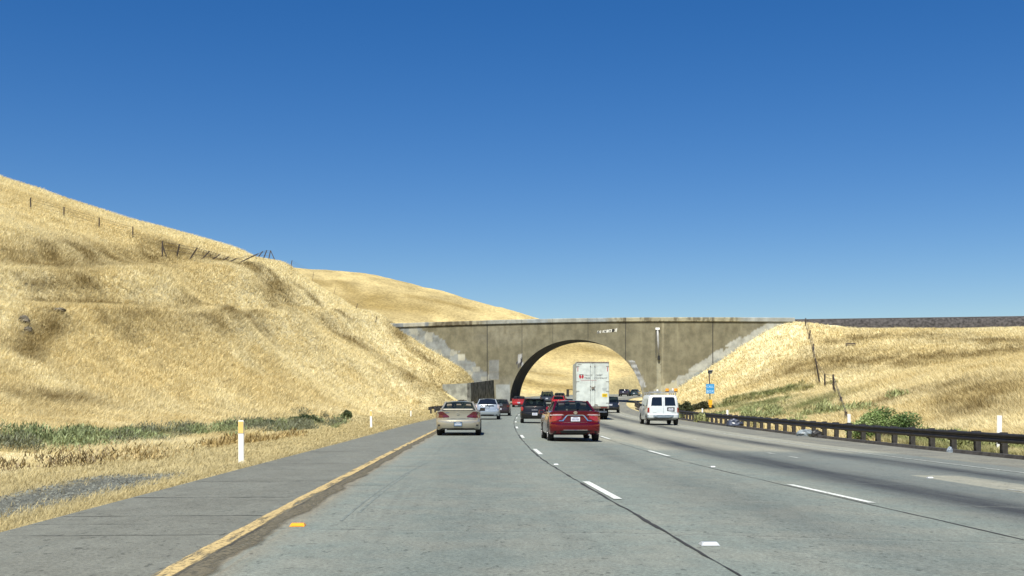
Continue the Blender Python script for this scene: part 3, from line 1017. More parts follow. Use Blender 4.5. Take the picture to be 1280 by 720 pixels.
# graffiti tag over the arch: pale blocks with dark strokes
q0, z0 = b_az(746.5, 417.2); q1, z1 = b_az(771.5, 413.2)
b = MB()
n = 15
hs = [.42, .30, .38, .26, .34, .40, .36, .46, .38, .44, .42, .40, .50, .46, .60]
for i in range(n):
    if i in (3, 12): continue
    a = q0 + (q1 - q0) * (i + .5) / n; w = (q1 - q0) / n * (.42 if i != 14 else .3)
    zc_ = z0 + .25 + .02 * i
    b.add([bl(bw(a + sx * w + sz * .03, zc_ + sz * hs[i] / 2, .012)) for sx, sz in ((-1, -1), (1, -1), (1, 1), (-1, 1))], [(0, 1, 2, 3)])
b.build('graffiti', M['graffiti_white'], bridge)
b = MB()
for t, w, h in ((.05, .10, .36), (.13, .05, .2), (.36, .05, .3), (.43, .08, .26), (.60, .05, .22), (.66, .07, .26), (.79, .16, .46), (.88, .03, .3)):
    a = q0 + (q1 - q0) * t; zc_ = z0 + .22 + .3 * t
    MB().add([bl(bw(a + sx * w + sz * .05, zc_ + sz * h / 2, .018)) for sx, sz in ((-1, -1), (1, -1), (1, 1), (-1, 1))], [(0, 1, 2, 3)]).build('graffiti_stroke', M['graffiti_black'], bridge)

# railway bank on the right, continuing the line of the bridge
bank = empty('ballast_bank', bw(A1 + 10, 12), 0, 'long dark ballast bank carrying rails along the top of the right hill', 'railway bank')
kloc = Vector(bank.location)
aa = np.arange(A1 - .3, A1 + 150, 1.0); n = len(aa)
rows = [(-.15, -2.6), (-.5, -1.0), (-1.0, -.1), (-1.3, 0), (-5.5, 0), (-6.6, -1.5), (-7.6, -2.6)]
V = np.concatenate([np.c_[BX0 + EA[0] * aa + EN[0] * o_, BD0 + EA[1] * aa + EN[1] * o_, np.full(n, 13.82 + dz) + .10 * (fbm(aa / 1.5, np.full(n, o_), 88) - .5)] for o_, dz in rows]) - np.array(kloc)
ii = np.arange(n * len(rows)).reshape(len(rows), n)
o = np_mesh('ballast', V, np.stack([ii[:-1, :-1], ii[:-1, 1:], ii[1:, 1:], ii[1:, :-1]], -1).reshape(-1, 4), M['ballast']); o.parent = bank
for q in (-2.6, -4.1):
    MB().tube([Vector(bw(A1 - .2, 13.93, q)) - kloc, Vector(bw(A1 + 150, 13.93, q)) - kloc], .085, 6).build('rail', M['rail_steel'], bank)

# concrete wing wall at the left of the arch
wwall = empty('wing_wall', tuple(P(587, 497, 165)), 0, 'low concrete wing wall with its return face darkened as shade left of the arch', 'retaining wall')
wl = Vector(wwall.location)
cw = Vector((float((587 - 640) * 165 / F), 165, 0)); le = Vector((float((553 - 640) * 167.5 / F), 167.5, 0)); re_ = Vector((-2.85, float(bridge_d(617)) - .05, 0))
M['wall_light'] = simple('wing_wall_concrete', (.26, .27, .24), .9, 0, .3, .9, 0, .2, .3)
M['wall_shaded'] = simple('wing_wall_shaded', (.11, .112, .10), .9, 0, .6, 1.1, 0, .2, .3)  # same concrete in a darker colour: shade painted on the face turned from the sun


def wall_seg(a, b, z0a, z0b, z1a, z1b, t, mat, name):
    d = (b - a).normalized(); nrm = Vector((-d.y, d.x, 0)) * t
    v = []
    for p, z0, z1 in ((a, z0a, z1a), (b, z0b, z1b)):
        for q in (p, p + nrm):
            v += [Vector((q.x, q.y, z0)) - wl, Vector((q.x, q.y, z1)) - wl]
    return MB().add(v, [(0, 1, 3, 2), (4, 5, 7, 6), (0, 1, 5, 4), (2, 3, 7, 6), (1, 3, 7, 5), (0, 2, 6, 4)]).build(name, mat, wwall)


zc_ = CAMZ + (HY - 479) * 165 / F
wall_seg(le, cw, -1, -1, CAMZ + (HY - 480.5) * 167.5 / F, zc_, .35, M['wall_light'], 'front_wall')
wall_seg(cw + Vector((.003, .003, 0)), re_, -1, -1, zc_ + .02, CAMZ + (HY - 475) * re_.y / F, .35, M['wall_shaded'], 'return_wall')

# ------------------------------------------------------------------ guardrails
def guardrail(name, label, path, posts_d, hgt, seed=1, rail_h=.31):
    """path: function d -> Vector of ground point under the rail"""
    base = path(posts_d[0])
    e = empty(name, base, 0, label, 'guardrail')
    V, Fc = [], []
    prof = [(-.055, -.145), (-.10, -.105), (-.10, -.065), (-.055, -.02), (-.055, .02), (-.10, .065), (-.10, .105), (-.055, .145), (-.04, .145), (-.04, -.145)]
    ds = np.linspace(posts_d[0] - .5, posts_d[-1] + .5, max(8, int((posts_d[-1] - posts_d[0]) / 1.0)))
    for d in ds:
        p = path(float(d)) - base
        for x, z in prof:
            V.append((p.x + x, p.y, p.z + hgt - .145 + z))
    m = len(prof)
    Fc = [(i * m + k, i * m + (k + 1) % m, (i + 1) * m + (k + 1) % m, (i + 1) * m + k) for i in range(len(ds) - 1) for k in range(m)]
    Fc += [tuple(range(m)), tuple(range((len(ds) - 1) * m, len(ds) * m))]
    mesh_obj('rail', V, Fc, M['rust_dark'], e)
    pm = MB().box((.13, 0, hgt / 2 - .1), (.17, .20, hgt + .26)).build('post', M['post_wood'], e)
    bm_ = MB().box((0.003, 0, hgt - .15), (.08, .15, .34)).build('spacer', M['post_wood'], e)
    first = True
    rr = random.Random(seed)
    for d in posts_d:
        p = path(float(d)) - base
        for proto in (pm, bm_):
            o = proto if first else proto.copy()
            if not first: COL.objects.link(o); o.parent = e
            o.location = p + Vector((0, 0, rr.uniform(-.015, .02)))
            if proto is pm: o.rotation_euler = (0, rr.uniform(-.02, .02), 0)
        first = False
    return e


def gpath(u):
    def f(d):
        x = float(xc(d)) + u
        return Vector((x, d, float(ground_z(np.array([x]), np.array([d]))[0])))
    return f


pd = list(np.arange(20.0, 168, 1.905))
guardrail('guardrail', 'long dark rusty guardrail on stout posts running along the right shoulder', gpath(16.0), pd, .72)
dk = np.arange(16, 150, 1.0)
V = []
for d in dk:
    b0 = gpath(15.35)(float(d)); b1 = gpath(15.75)(float(d))
    V += [b0 - Vector((0, 0, .05)), b0 + Vector((.06, 0, .11)), b1 + Vector((-.04, 0, .12)), b1 - Vector((0, 0, .05))]
dike = mesh_obj('asphalt_kerb', V, [(4 * i + k, 4 * i + k + 1, 4 * i + k + 5, 4 * i + k + 4) for i in range(len(dk) - 1) for k in range(3)], simple('asphalt_kerb', (.045, .043, .042), .9, 0, .4, 4, 0, .2, .4))
tag(dike, kind='structure')
# short rail behind the gold sedan
def lpath(d):
    t = (d - 118) / (163 - 118)
    x = (537 - 640) * 118 / F * (1 - t) + (584 - 640) * 163 / F * t
    return Vector((x, d, float(ground_z(np.array([x]), np.array([d]))[0])))


guardrail('guardrail', 'short dark guardrail leading up to the wing wall on the left', lpath, list(np.arange(118, 163, 3.8)), .75, 3)

# ------------------------------------------------------------------ marker posts
def marker(px, py_b, label, h, yellow=True, d=None, w=.10):
    if d is None: p = hit(px, py_b)
    else:
        x = (px - 640) * d / F; p = Vector((x, d, float(ground_z(np.array([x]), np.array([d]))[0])))
    e = empty('marker_post', p, 0, label, 'marker post', 'roadside marker posts')
    lean = random.uniform(-.03, .05)
    b = MB()
    prof = [(-w / 2, .0), (-w / 2 + .012, -.018), (w / 2 - .012, -.018), (w / 2, 0), (w / 2, .012), (-w / 2, .012)]
    hs = (-.15, h - .03, h)
    v = [(x * (1 if i < 2 else .8) + lean * z, y, z) for i, z in enumerate(hs) for x, y in prof]
    m = 6
    b.add(v, [(i * m + k, i * m + (k + 1) % m, (i + 1) * m + (k + 1) % m, (i + 1) * m + k) for i in range(2) for k in range(m)] + [tuple(range(12, 18)), tuple(range(6))[::-1]])
    b.build('post', M['marker_white'], e)
    if yellow:
        z0, z1 = h * .70, h * .97
        MB().add([(sx * (w / 2 - .008) + lean * z, yy, z) for yy in (-.026, -.018) for z, sx in ((z0, -1), (z0, 1), (z1, 1), (z1, -1))],
                 [(0, 1, 2, 3), (0, 1, 5, 4), (1, 2, 6, 5), (2, 3, 7, 6), (3, 0, 4, 7)]).build('reflector', M['marker_yellow'], e)
    return e


marker(301.5, 579, 'tall white marker post with yellow top nearest on the left verge', 1.00, True, None, .135)
marker(464, 536, 'white marker post with yellow top, second along the left verge', 1.0, True, None, .12)
marker(513.5, 522, 'white marker post with yellow top behind the gold sedan, farthest on the left verge', 1.0, True, None, .11)
marker(1062, 536, 'plain white marker post beside the green bush behind the guardrail', 1.15, False, 53, .15)
marker(909, 523, 'plain white marker post behind the guardrail right of the blue sign', 1.05, False, 82, .15)
marker(878, 514, 'plain white marker post behind the guardrail just left of the blue sign', 1.0, False, 100, .13)
marker(853, 510, 'plain white marker post beside the dark bush next to the white van', 1.0, False, 122, .13)
marker(1249, 560, 'plain white marker post at the right edge of the photo behind the guardrail', 1.3, False, 40, .17)

# ------------------------------------------------------------------ fences on the hills
def fence(name, label, posts, wires=True, w=.14, extra=(), wire_r=.012):
    """posts: (base px, base py, top px, top py)"""
    P0 = []
    for bx, by, tx, ty in posts:
        b = hit(bx, by); d = b.y
        t = Vector((b.x + (tx - bx) * d / F, b.y, b.z + (by - ty) * d / F))
        P0.append((b, t))
    base = P0[0][0]
    e = empty(name, base, 0, label, 'fence')
    for b, t in P0:
        MB().bar(b - base - Vector((0, 0, .3)), t - base, w, w, w * .8).build('post', M['fence_wood'], e)
    for bx, by, tx, ty in extra:
        b = hit(bx, by); d = b.y
        t = Vector((b.x + (tx - bx) * d / F, b.y, b.z + (by - ty) * d / F))
        MB().bar(b - base, t - base, w * .7).build('brace', M['fence_wood'], e)
    if wires:
        for k in (.45, .75, .95):
            MB().tube([b.lerp(t, k) - base for b, t in P0], wire_r, 5).build('wire', M['wire'], e)
    return e


fence('wire_fence', 'upright wire fence posts along the upper left hill', [(38.3, 263, 38.3, 247), (80, 273, 80, 259), (124, 286, 124, 272), (166, 298, 166, 284)], True, .13)
fence('wire_fence', 'collapsed wire fence with posts leaning over near the ridge of the left hill',
      [(203, 323, 203, 302), (220, 322, 224.5, 306), (235, 325, 246.7, 310), (249, 324.5, 262, 314), (261, 325, 275, 318), (273, 326, 286, 321), (283, 327.5, 295.5, 323), (293.5, 328.5, 322.5, 317.5), (320, 323, 328.5, 314), (328, 324, 333.5, 312.5), (335, 325, 338.3, 312.5)],
      True, .15, [(208, 322, 203.5, 308), (344.5, 327, 338.3, 313)], .02)
fence('wire_fence', 'thin wire fence running down the left ridge towards the bridge', [(362.7, 336, 365, 325.5), (390, 352, 392.3, 340), (417, 368, 419.5, 359.5), (444, 388, 447, 379.5), (469, 404, 471, 396)], True, .11)
fence('wire_fence', 'crooked wire fence climbing the right hill in leaning posts', [(1057, 526, 1057.5, 515), (1049.5, 507, 1051.5, 496.5), (1042.5, 491, 1041.5, 468), (1031, 485, 1031, 467), (1025.5, 480, 1019, 448), (1015.5, 442, 1017, 430), (1010, 425, 1013, 413), (1007, 408, 1007, 398)], True, .16, [(1045, 493, 1041, 480)], .02)
fence('wooden_hurdle', 'small wooden hurdle standing alone halfway up the right hill', [(1057.5, 434, 1057.5, 429), (1069, 434, 1069, 429)], True, .10, (), .05)

# ------------------------------------------------------------------ call box and sign
def callbox():
    d = 112.0
    x = (887.5 - 640) * d / F
    z = float(ground_z(np.array([x]), np.array([d]))[0])
    k = d / F
    e = empty('call_box', (x, d, z), 0, 'roadside call box with solar panel, blue sign and yellow box on one pole', 'call box')
    H_ = CAMZ + (HY - 464.5) * k - z
    MB().tube([(0, 0, -.3), (0, 0, 1.6)], .05, 8).build('lower_pole', M['pole_green'], e)
    MB().tube([(0, .002, 1.6), (-.09, .002, H_ - .1)], .06, 8).build('upper_pole', M['pole_brown'], e)
    zb = CAMZ + (HY - 492) * k - z; zt = CAMZ + (HY - 480) * k - z
    sg = MB().box((-.0, -.10, (zb + zt) / 2), (.80, .03, zt - zb)).build('sign', M['sign_blue'], e)
    text_mesh('lettering', 'CALL', .30, M['sign_white'], sg, (-.36, -.118, (zb + zt) / 2 + .10))
    text_mesh('lettering', 'BOX', .34, M['sign_white'], sg, (-.35, -.118, (zb + zt) / 2 - .36))
    rot = Matrix.Rotation(R(-35), 3, 'X')
    MB().box((.02, -.02, H_), (.44, .40, .05), rot).build('solar_panel', M['panel'], e)
    MB().box((.02, .06, H_ - .12), (.28, .10, .2)).build('panel_bracket', M['steel'], e)
    zy = CAMZ + (HY - 503) * k - z
    yb = MB().box((-.0, -.14, zy), (.34, .24, .52)).box((0, -.14, zy - .36), (.20, .18, .22)).build('phone_box', M['box_yellow'], e)
    return e


callbox()

# ------------------------------------------------------------------ foliage
def leaf_cloud(n, blobs, leaf, cols, seed, flat=.35):
    """n leaf quads spread through ellipsoid clumps; blobs: (cx,cy,cz,rx,ry,rz,colour index)"""
    rg = np.random.default_rng(seed)
    w = np.array([b[3] * b[5] for b in blobs]); w = w / w.sum()
    bi = rg.choice(len(blobs), n, p=w)
    B = np.array([b[:6] for b in blobs])[bi]
    ci = np.array([b[6] for b in blobs])[bi]
    v = rg.normal(size=(n, 3)); v /= np.linalg.norm(v, axis=1)[:, None]
    r = rg.random(n) ** (1 / 2.2)
    c = B[:, :3] + v * B[:, 3:] * r[:, None]
    c[:, 2] = np.abs(c[:, 2])
    a = rg.normal(size=(n, 3)); a /= np.linalg.norm(a, axis=1)[:, None]
    a[:, 2] = a[:, 2] * .6 + .3
    b = np.cross(a, rg.normal(size=(n, 3))); b /= np.linalg.norm(b, axis=1)[:, None]
    s = leaf * rg.uniform(.6, 1.3, n)[:, None]
    V = np.stack([c - a * s, c + b * s * flat, c + a * s, c - b * s * flat], 1).reshape(-1, 3)
    Fq = np.arange(4 * n).reshape(-1, 4)
    cl = np.array(cols)[ci] * rg.uniform(.7, 1.3, n)[:, None]
    return V, Fq, np.repeat(cl, 4, 0)


def shrub(name, label, loc, rx, ry, rz, cols, n, leaf, seed, nb=14, group=None, cat='bush'):
    e = empty(name, loc, 0, label, cat, group)
    rg = random.Random(seed)
    blobs = []
    for k in range(nb):
        t = rg.uniform(0, 2 * math.pi); q = rg.uniform(.15, .85) ** .7
        h = rz * (1 - q * q * .55) * rg.uniform(.45, .95)
        s = rg.uniform(.22, .40)
        blobs.append((rx * q * math.cos(t), ry * q * math.sin(t), h * .78, rx * s, ry * s, rz * s * .8, rg.randrange(len(cols))))
    V, Fq, C = leaf_cloud(n, blobs, leaf, cols, seed)
    o = np_mesh('foliage', V, Fq, M['leaves'], C); o.parent = e
    b = MB()
    for k in range(min(nb, 9)):
        q = blobs[k]
        b.tube([(q[0] * .1, q[1] * .1, -.15), (q[0] * .5, q[1] * .5, q[2] * .55), (q[0] * .9, q[1] * .9, q[2] * .95)], .028 * max(.6, rz), 6, .008)
    b.build('stem', M['bush_stem'], e)
    return e


def gp(px, d):
    x = (px - 640) * d / F
    return Vector((x, d, float(ground_z(np.array([x]), np.array([d]))[0])))


shrub('green_bush', 'rounded bright green leafy bush behind the right guardrail', gp(1105, 51.5), 1.55, 1.1, 1.6, [(.16, .23, .07), (.10, .16, .05), (.27, .33, .14)], 17000, .06, 5, 22)
shrub('dark_bush', 'dark rounded bush right of the white van at the bridge foot', gp(856, 112), .95, .8, 1.75, [(.045, .055, .022), (.06, .07, .03)], 5000, .10, 6, 12, 'dark bushes below the bridge')
shrub('dark_bush', 'dark low bush just left of the blue call box sign', gp(878.5, 116), 1.3, .9, 1.55, [(.045, .050, .020), (.065, .065, .03)], 5000, .10, 7, 12, 'dark bushes below the bridge')
shrub('roadside_shrub', 'dense dark green shrub on the left verge, larger of two', hit(384, 533.5), 1.25, .9, 1.05, [(.075, .10, .045), (.055, .08, .035)], 5000, .07, 8, 12, 'green shrubs on the left verge')
shrub('roadside_shrub', 'small dark green shrub farthest along the left verge', hit(434, 525), .6, .6, .75, [(.085, .11, .045), (.06, .08, .03)], 2500, .07, 9, 8, 'green shrubs on the left verge')
shrub('roadside_shrub', 'green shrub just right of the nearest white marker post', hit(330, 535), 1.0, .8, .85, [(.09, .12, .05), (.07, .10, .04)], 3500, .07, 10, 9, 'green shrubs on the left verge')

# sage-green growth in the left ditch
def strip_growth(name, pts, width, n_bl, hgt, cols, n, leaf, seed, label=None):
    rg = random.Random(seed)
    W = [hit(a, b) if b > 400 else Vector((float(xc(b)) + a, b, float(ground_z(np.array([float(xc(b)) + a]), np.array([float(b)]))[0]))) for a, b in pts]
    L = [0]
    for a, b in zip(W[:-1], W[1:]): L.append(L[-1] + (b - a).length)
    blobs = []
    for k in range(n_bl):
        s = rg.uniform(0, L[-1]); i = max(j for j in range(len(L)) if L[j] <= s); i = min(i, len(W) - 2)
        p = W[i].lerp(W[i + 1], (s - L[i]) / (L[i + 1] - L[i]))
        x, y = p.x + rg.gauss(0, width), p.y + rg.gauss(0, width)
        z = float(ground_z(np.array([x]), np.array([y]))[0])
        r = rg.uniform(.35, .95); h = hgt * rg.uniform(.5, 1.15)
        blobs.append((x, y, z + h * .35, r, r, h * .6, int(fbm(np.array([x / 3.5]), np.array([y / 3.5]), 66)[0] * len(cols) * .999) if len(cols) > 1 else 0))
    rg2 = np.random.default_rng(seed)
    w = np.array([b[3] * b[5] for b in blobs]); w /= w.sum()
    bi = rg2.choice(len(blobs), n, p=w); B = np.array([b[:6] for b in blobs])[bi]; ci = np.array([b[6] for b in blobs])[bi]
    v = rg2.normal(size=(n, 3)); v /= np.linalg.norm(v, axis=1)[:, None]
    c = B[:, :3] + v * B[:, 3:] * (rg2.random(n) ** .42)[:, None]
    up = np.c_[rg2.normal(0, .45, n) + .15, rg2.normal(0, .45, n), np.ones(n)]
    side = np.c_[rg2.normal(size=n), rg2.normal(size=n), rg2.normal(0, .4, n)]; side /= np.linalg.norm(side, axis=1)[:, None]
    s = leaf * rg2.uniform(.6, 1.5, n)[:, None]
    V = np.stack([c - side * s * .18, c + side * s * .18, c + up * s], 1).reshape(-1, 3)
    cl = np.array(cols)[ci] * rg2.uniform(.65, 1.35, n)[:, None]
    o = np_mesh(name, V, np.arange(3 * n).reshape(-1, 3), M['leaves'], np.repeat(cl, 3, 0))
    return tag(o, label, 'weeds', None, 'stuff')


strip_growth('sage_growth', [(-20, 568), (30, 562), (100, 556), (165, 552), (240, 548), (300, 542), (360, 535), (420, 527)], 1.15, 150, .72, [(.14, .20, .085), (.19, .225, .10), (.13, .14, .085), (.24, .25, .12)], 46000, .11, 21,
             'low grey green brush filling the ditch at the foot of the left hill')
strip_growth('brown_weeds', [(-20, 592), (30, 588), (80, 584), (130, 580), (190, 574)], .45, 60, .5, [(.26, .19, .085), (.34, .26, .12), (.16, .12, .06)], 1500, .11, 22,
             'brown dried weed stalks in front of the left ditch')
strip_growth('brown_weeds', [(250, 562), (300, 556), (360, 547)], .35, 36, .4, [(.30, .22, .09), (.36, .28, .12)], 1700, .14, 23,
             'rust coloured weeds beside the nearest marker post')
strip_growth('green_weeds', [(20.5, 105), (20.5, 90), (21, 78), (21, 68)], 2.0, 70, .6, [(.19, .22, .09), (.24, .26, .11), (.32, .29, .13)], 16000, .2, 24,
             'pale green weeds behind the middle of the right guardrail')
strip_growth('green_weeds', [(925, 502), (960, 496), (990, 491)], 1.6, 36, .6, [(.17, .18, .065), (.24, .22, .085)], 6000, .22, 27,
             'olive green weeds in the hollow of the right hill')
strip_growth('green_weeds', [(19.3, 52), (19.0, 44), (18.6, 36), (18.4, 28)], .55, 60, .42, [(.15, .19, .06), (.20, .21, .08), (.26, .22, .09)], 14000, .16, 25,
             'yellow green weeds seen under the near end of the right guardrail')


# ------------------------------------------------------------------ dry grass
def blades(name, n, sampler, hmin, hmax, wk, wmin, label, lean=(.35, .0), seed=1, ctint=1.0, per=2):
    rg = np.random.default_rng(seed)
    x, y = sampler(rg, n)
    z = ground_z(x, y)
    c = tone(x, y) * ctint
    gmm = gravel_mask(x, y)
    keep = rg.random(len(x)) > gmm * .97
    x, y, z, c = x[keep], y[keep], z[keep], c[keep]
    m = len(x)
    x = np.repeat(x, per); y = np.repeat(y, per); z = np.repeat(z, per); c = np.repeat(c, per, 0)
    m *= per
    d = np.hypot(x, y)
    x = x + rg.normal(0, .05, m) + rg.normal(0, .0006, m) * d
    y = y + rg.normal(0, .05, m)
    clump = .75 + .5 * fbm(x / 1.3, y / 1.3, 61)
    h = rg.uniform(hmin, hmax, m) * clump * np.minimum(1, .55 + d * .0045)
    w = np.maximum(wmin, wk * d) * rg.uniform(.6, 1.3, m)
    th = rg.uniform(0, 2 * np.pi, m)
    sx, sy = np.cos(th) * w, np.sin(th) * w
    wind = fbm(x / 6, y / 6, 62) - .3
    pm_ = rg.uniform(.35, 1.25, m) * np.where(rg.random(m) < .5, -1, 1)
    lx = (lean[0] * (wind * 1.8 + .9)) * h - np.sin(th) * pm_ * h
    ly = lean[1] * h + np.cos(th) * pm_ * h
    B = np.c_[x, y, z - .03]
    mid = B + np.c_[lx * .35, ly * .35, h * .6]
    tip = B + np.c_[lx, ly, h]
    o2 = np.c_[sx, sy, np.zeros(m)] * .5
    V = np.stack([B - o2, B + o2, mid + o2 * .8, tip, mid - o2 * .8], 1).reshape(-1, 3)
    k = np.arange(m)[:, None] * 5
    tri = np.concatenate([k + [0, 1, 2], k + [0, 2, 4], k + [4, 2, 3]], 0)
    cl = c * rg.uniform(.84, 1.18, m)[:, None] * np.array([1, 1, 1])
    pale = (rg.random(m) < .2)[:, None]
    cl = np.where(pale, cl * .72 + np.array([.62, .52, .30]) * .32, cl)
    o = np_mesh(name, V, tri, M['blades'], np.repeat(np.clip(cl, 0, .85), 5, 0))
    return tag(o, label, 'grass', None, 'stuff')


def samp_hill(side):
    def f(rg, n):
        lo, hi = (math.log(36), math.log(206)) if side < 0 else (math.log(30), math.log(176))
        N = int(n * 2.6)
        d = np.exp(lo + (hi - lo) * rg.random(N) ** .8)
        r = rg.uniform(-.52, -.01, N) if side < 0 else rg.uniform(.10, .52, N)
        x = r * d
        u = x - xc(d)
        ok = ((u < -11.5) | ((d > 166.8) & (d > 165.7 + (x + 6) * 5.08) & (x < -2.9))) if side < 0 else (u > 17.0)
        # keep off the structures
        line = BD0 + BSL * (x - BX0)
        if side < 0: ok &= ~((x > BX0 - .5) & (d > line - .5))
        else: ok &= d < line - .9
        x, d = x[ok], d[ok]
        return x[:n], d[:n]
    return f


def samp_verge(u0, u1, d0, d1, pw=1.0):
    def f(rg, n):
        d = np.exp(math.log(d0) + (math.log(d1) - math.log(d0)) * rg.random(n) ** pw)
        u = rg.uniform(u0, u1, n)
        return xc(d) + u, d
    return f


blades('hill_grass', 330000, samp_hill(-1), .18, .46, .00042, .012, 'tall golden dry grass covering the left hill', seed=2)
blades('hill_grass', 190000, samp_hill(1), .18, .46, .00042, .012, 'tall golden dry grass covering the right hill', seed=3, lean=(-.35, 0))
blades('verge_grass', 80000, samp_verge(-12.3, -4.85, 9, 165), .06, .20, .0005, .006, 'short trodden dry grass along the left road edge', seed=4, lean=(.3, 0))
blades('verge_grass', 16000, samp_verge(-17.0, -11.8, 14, 48), .10, .30, .0004, .006, 'dry grass sloping from the left verge into the ditch', seed=14, lean=(.3, 0))
blades('verge_grass', 16000, samp_verge(-5.1, -4.45, 9, 110), .05, .14, .0005, .006, 'ragged fringe of dry grass on the left shoulder edge', seed=5, lean=(.3, 0), ctint=.9)
blades('verge_grass', 14000, samp_verge(16.3, 17.8, 18, 150), .04, .16, .0005, .008, 'thin dry grass around the right guardrail posts', seed=6, lean=(.2, 0))
blades('gutter_grass', 3000, samp_verge(-2.06, -1.85, 8, 60), .01, .045, .0004, .005, 'dead grass caught in the gutter by the yellow line', seed=7, lean=(.2, 0), ctint=.55)

# loose stones on the bare gravel
rg = np.random.default_rng(77)
x_, y_ = samp_verge(-8.2, -5.0, 9, 26)(rg, 9000)
kk = gravel_mask(x_, y_) > .35
x_, y_ = x_[kk], y_[kk]; z_ = ground_z(x_, y_)
r_ = rg.uniform(.008, .026, len(x_)) * rg.uniform(.6, 1.5, len(x_))
oc = np.array([(1, 0, 0), (0, 1, 0), (-1, 0, 0), (0, -1, 0), (.2, .1, .8)])
V = (np.c_[x_, y_, z_][:, None] + oc[None] * r_[:, None, None] * rg.uniform(.7, 1.3, (len(x_), 5, 1))).reshape(-1, 3)
Fq = (np.arange(len(x_))[:, None, None] * 5 + np.array([(0, 1, 4), (1, 2, 4), (2, 3, 4), (3, 0, 4)])[None]).reshape(-1, 3)
cl = np.repeat(np.array([.095, .10, .085]) * rg.uniform(.4, 1.9, (len(x_), 1)), 5, 0)
tag(np_mesh('gravel', V, Fq, M['leaves'], cl), 'loose grey gravel on the bare strip of the left verge', 'gravel', None, 'stuff')

# ------------------------------------------------------------------ litter and rocks
def lump(name, label, cat, loc, dims, mat, seed, group=None, nmat=None):
    rg = random.Random(seed)
    bm = bmesh.new(); bmesh.ops.create_icosphere(bm, subdivisions=3, radius=1)
    for v in bm.verts:
        p = v.co.copy()
        k = 1 + .35 * (fbm(np.array([p.x * 2.3 + seed]), np.array([p.y * 2.3 + p.z * 3.1]), seed)[0] - .5) * 2
        v.co = Vector((p.x * dims[0] / 2 * k, p.y * dims[1] / 2 * k, max(p.z * k, -.35) * dims[2] / 1.35 + dims[2] * .25))
    me = bpy.data.meshes.new(name); bm.to_mesh(me); bm.free(); me.materials.append(mat)
    o = bpy.data.objects.new(name, me); COL.objects.link(o); o.location = loc; o.rotation_euler = (0, 0, rg.uniform(-.4, .4))
    return tag(o, label, cat, group)


lump('crumpled_tarp', 'dark blue crumpled tarp lying under the guardrail nearer the van', 'litter', gp(917.5, 72), (1.0, .6, .5), M['bag_blue'], 3, 'litter under the guardrail')
lump('crumpled_tarp', 'grey blue crumpled heap under the guardrail right of the blue tarp', 'litter', gp(1006, 53.5), (.75, .5, .36), M['bag_grey'], 4, 'litter under the guardrail')
lump('litter_bag', 'small pale bag lying beneath the guardrail at the far right', 'litter', gp(1187, 37), (.18, .16, .22), M['bag_pale'], 5, 'litter under the guardrail')
lump('litter_bag', 'dark rag beside the grey heap under the guardrail', 'litter', gp(1021, 53), (.5, .4, .36), M['black_plastic'], 6, 'litter under the guardrail')
# rocks in the gully scar at the left
for i, (px, py, dm, lb) in enumerate(((30, 404, (.75, .6, .5), 'dark rock outcrop in the gully at the left edge of the hill'), (35, 416, (.6, .5, .35), 'lower dark rock in the gully at the left edge of the hill'), (72, 391, (1.3, .6, .26), 'low dark stone ledge on the bench right of the gully rocks'))):
    lump('rock', lb, 'rock', hit(px, py), dm, simple('gully_rock', (.10, .088, .065), .95, 0, .5, 2), 12 + i, 'rocks on the left hill')


# ------------------------------------------------------------------ vehicles
XS = np.array([0, .4, .7, .86, .94, .98, 1.0])
INY = np.array([0, .012, .045, .10, .17, .24, .34])
INT = np.array([0, 0, .005, .012, .03, .06, .13])
INB = np.array([0, 0, 0, .0, .012, .03, .08])


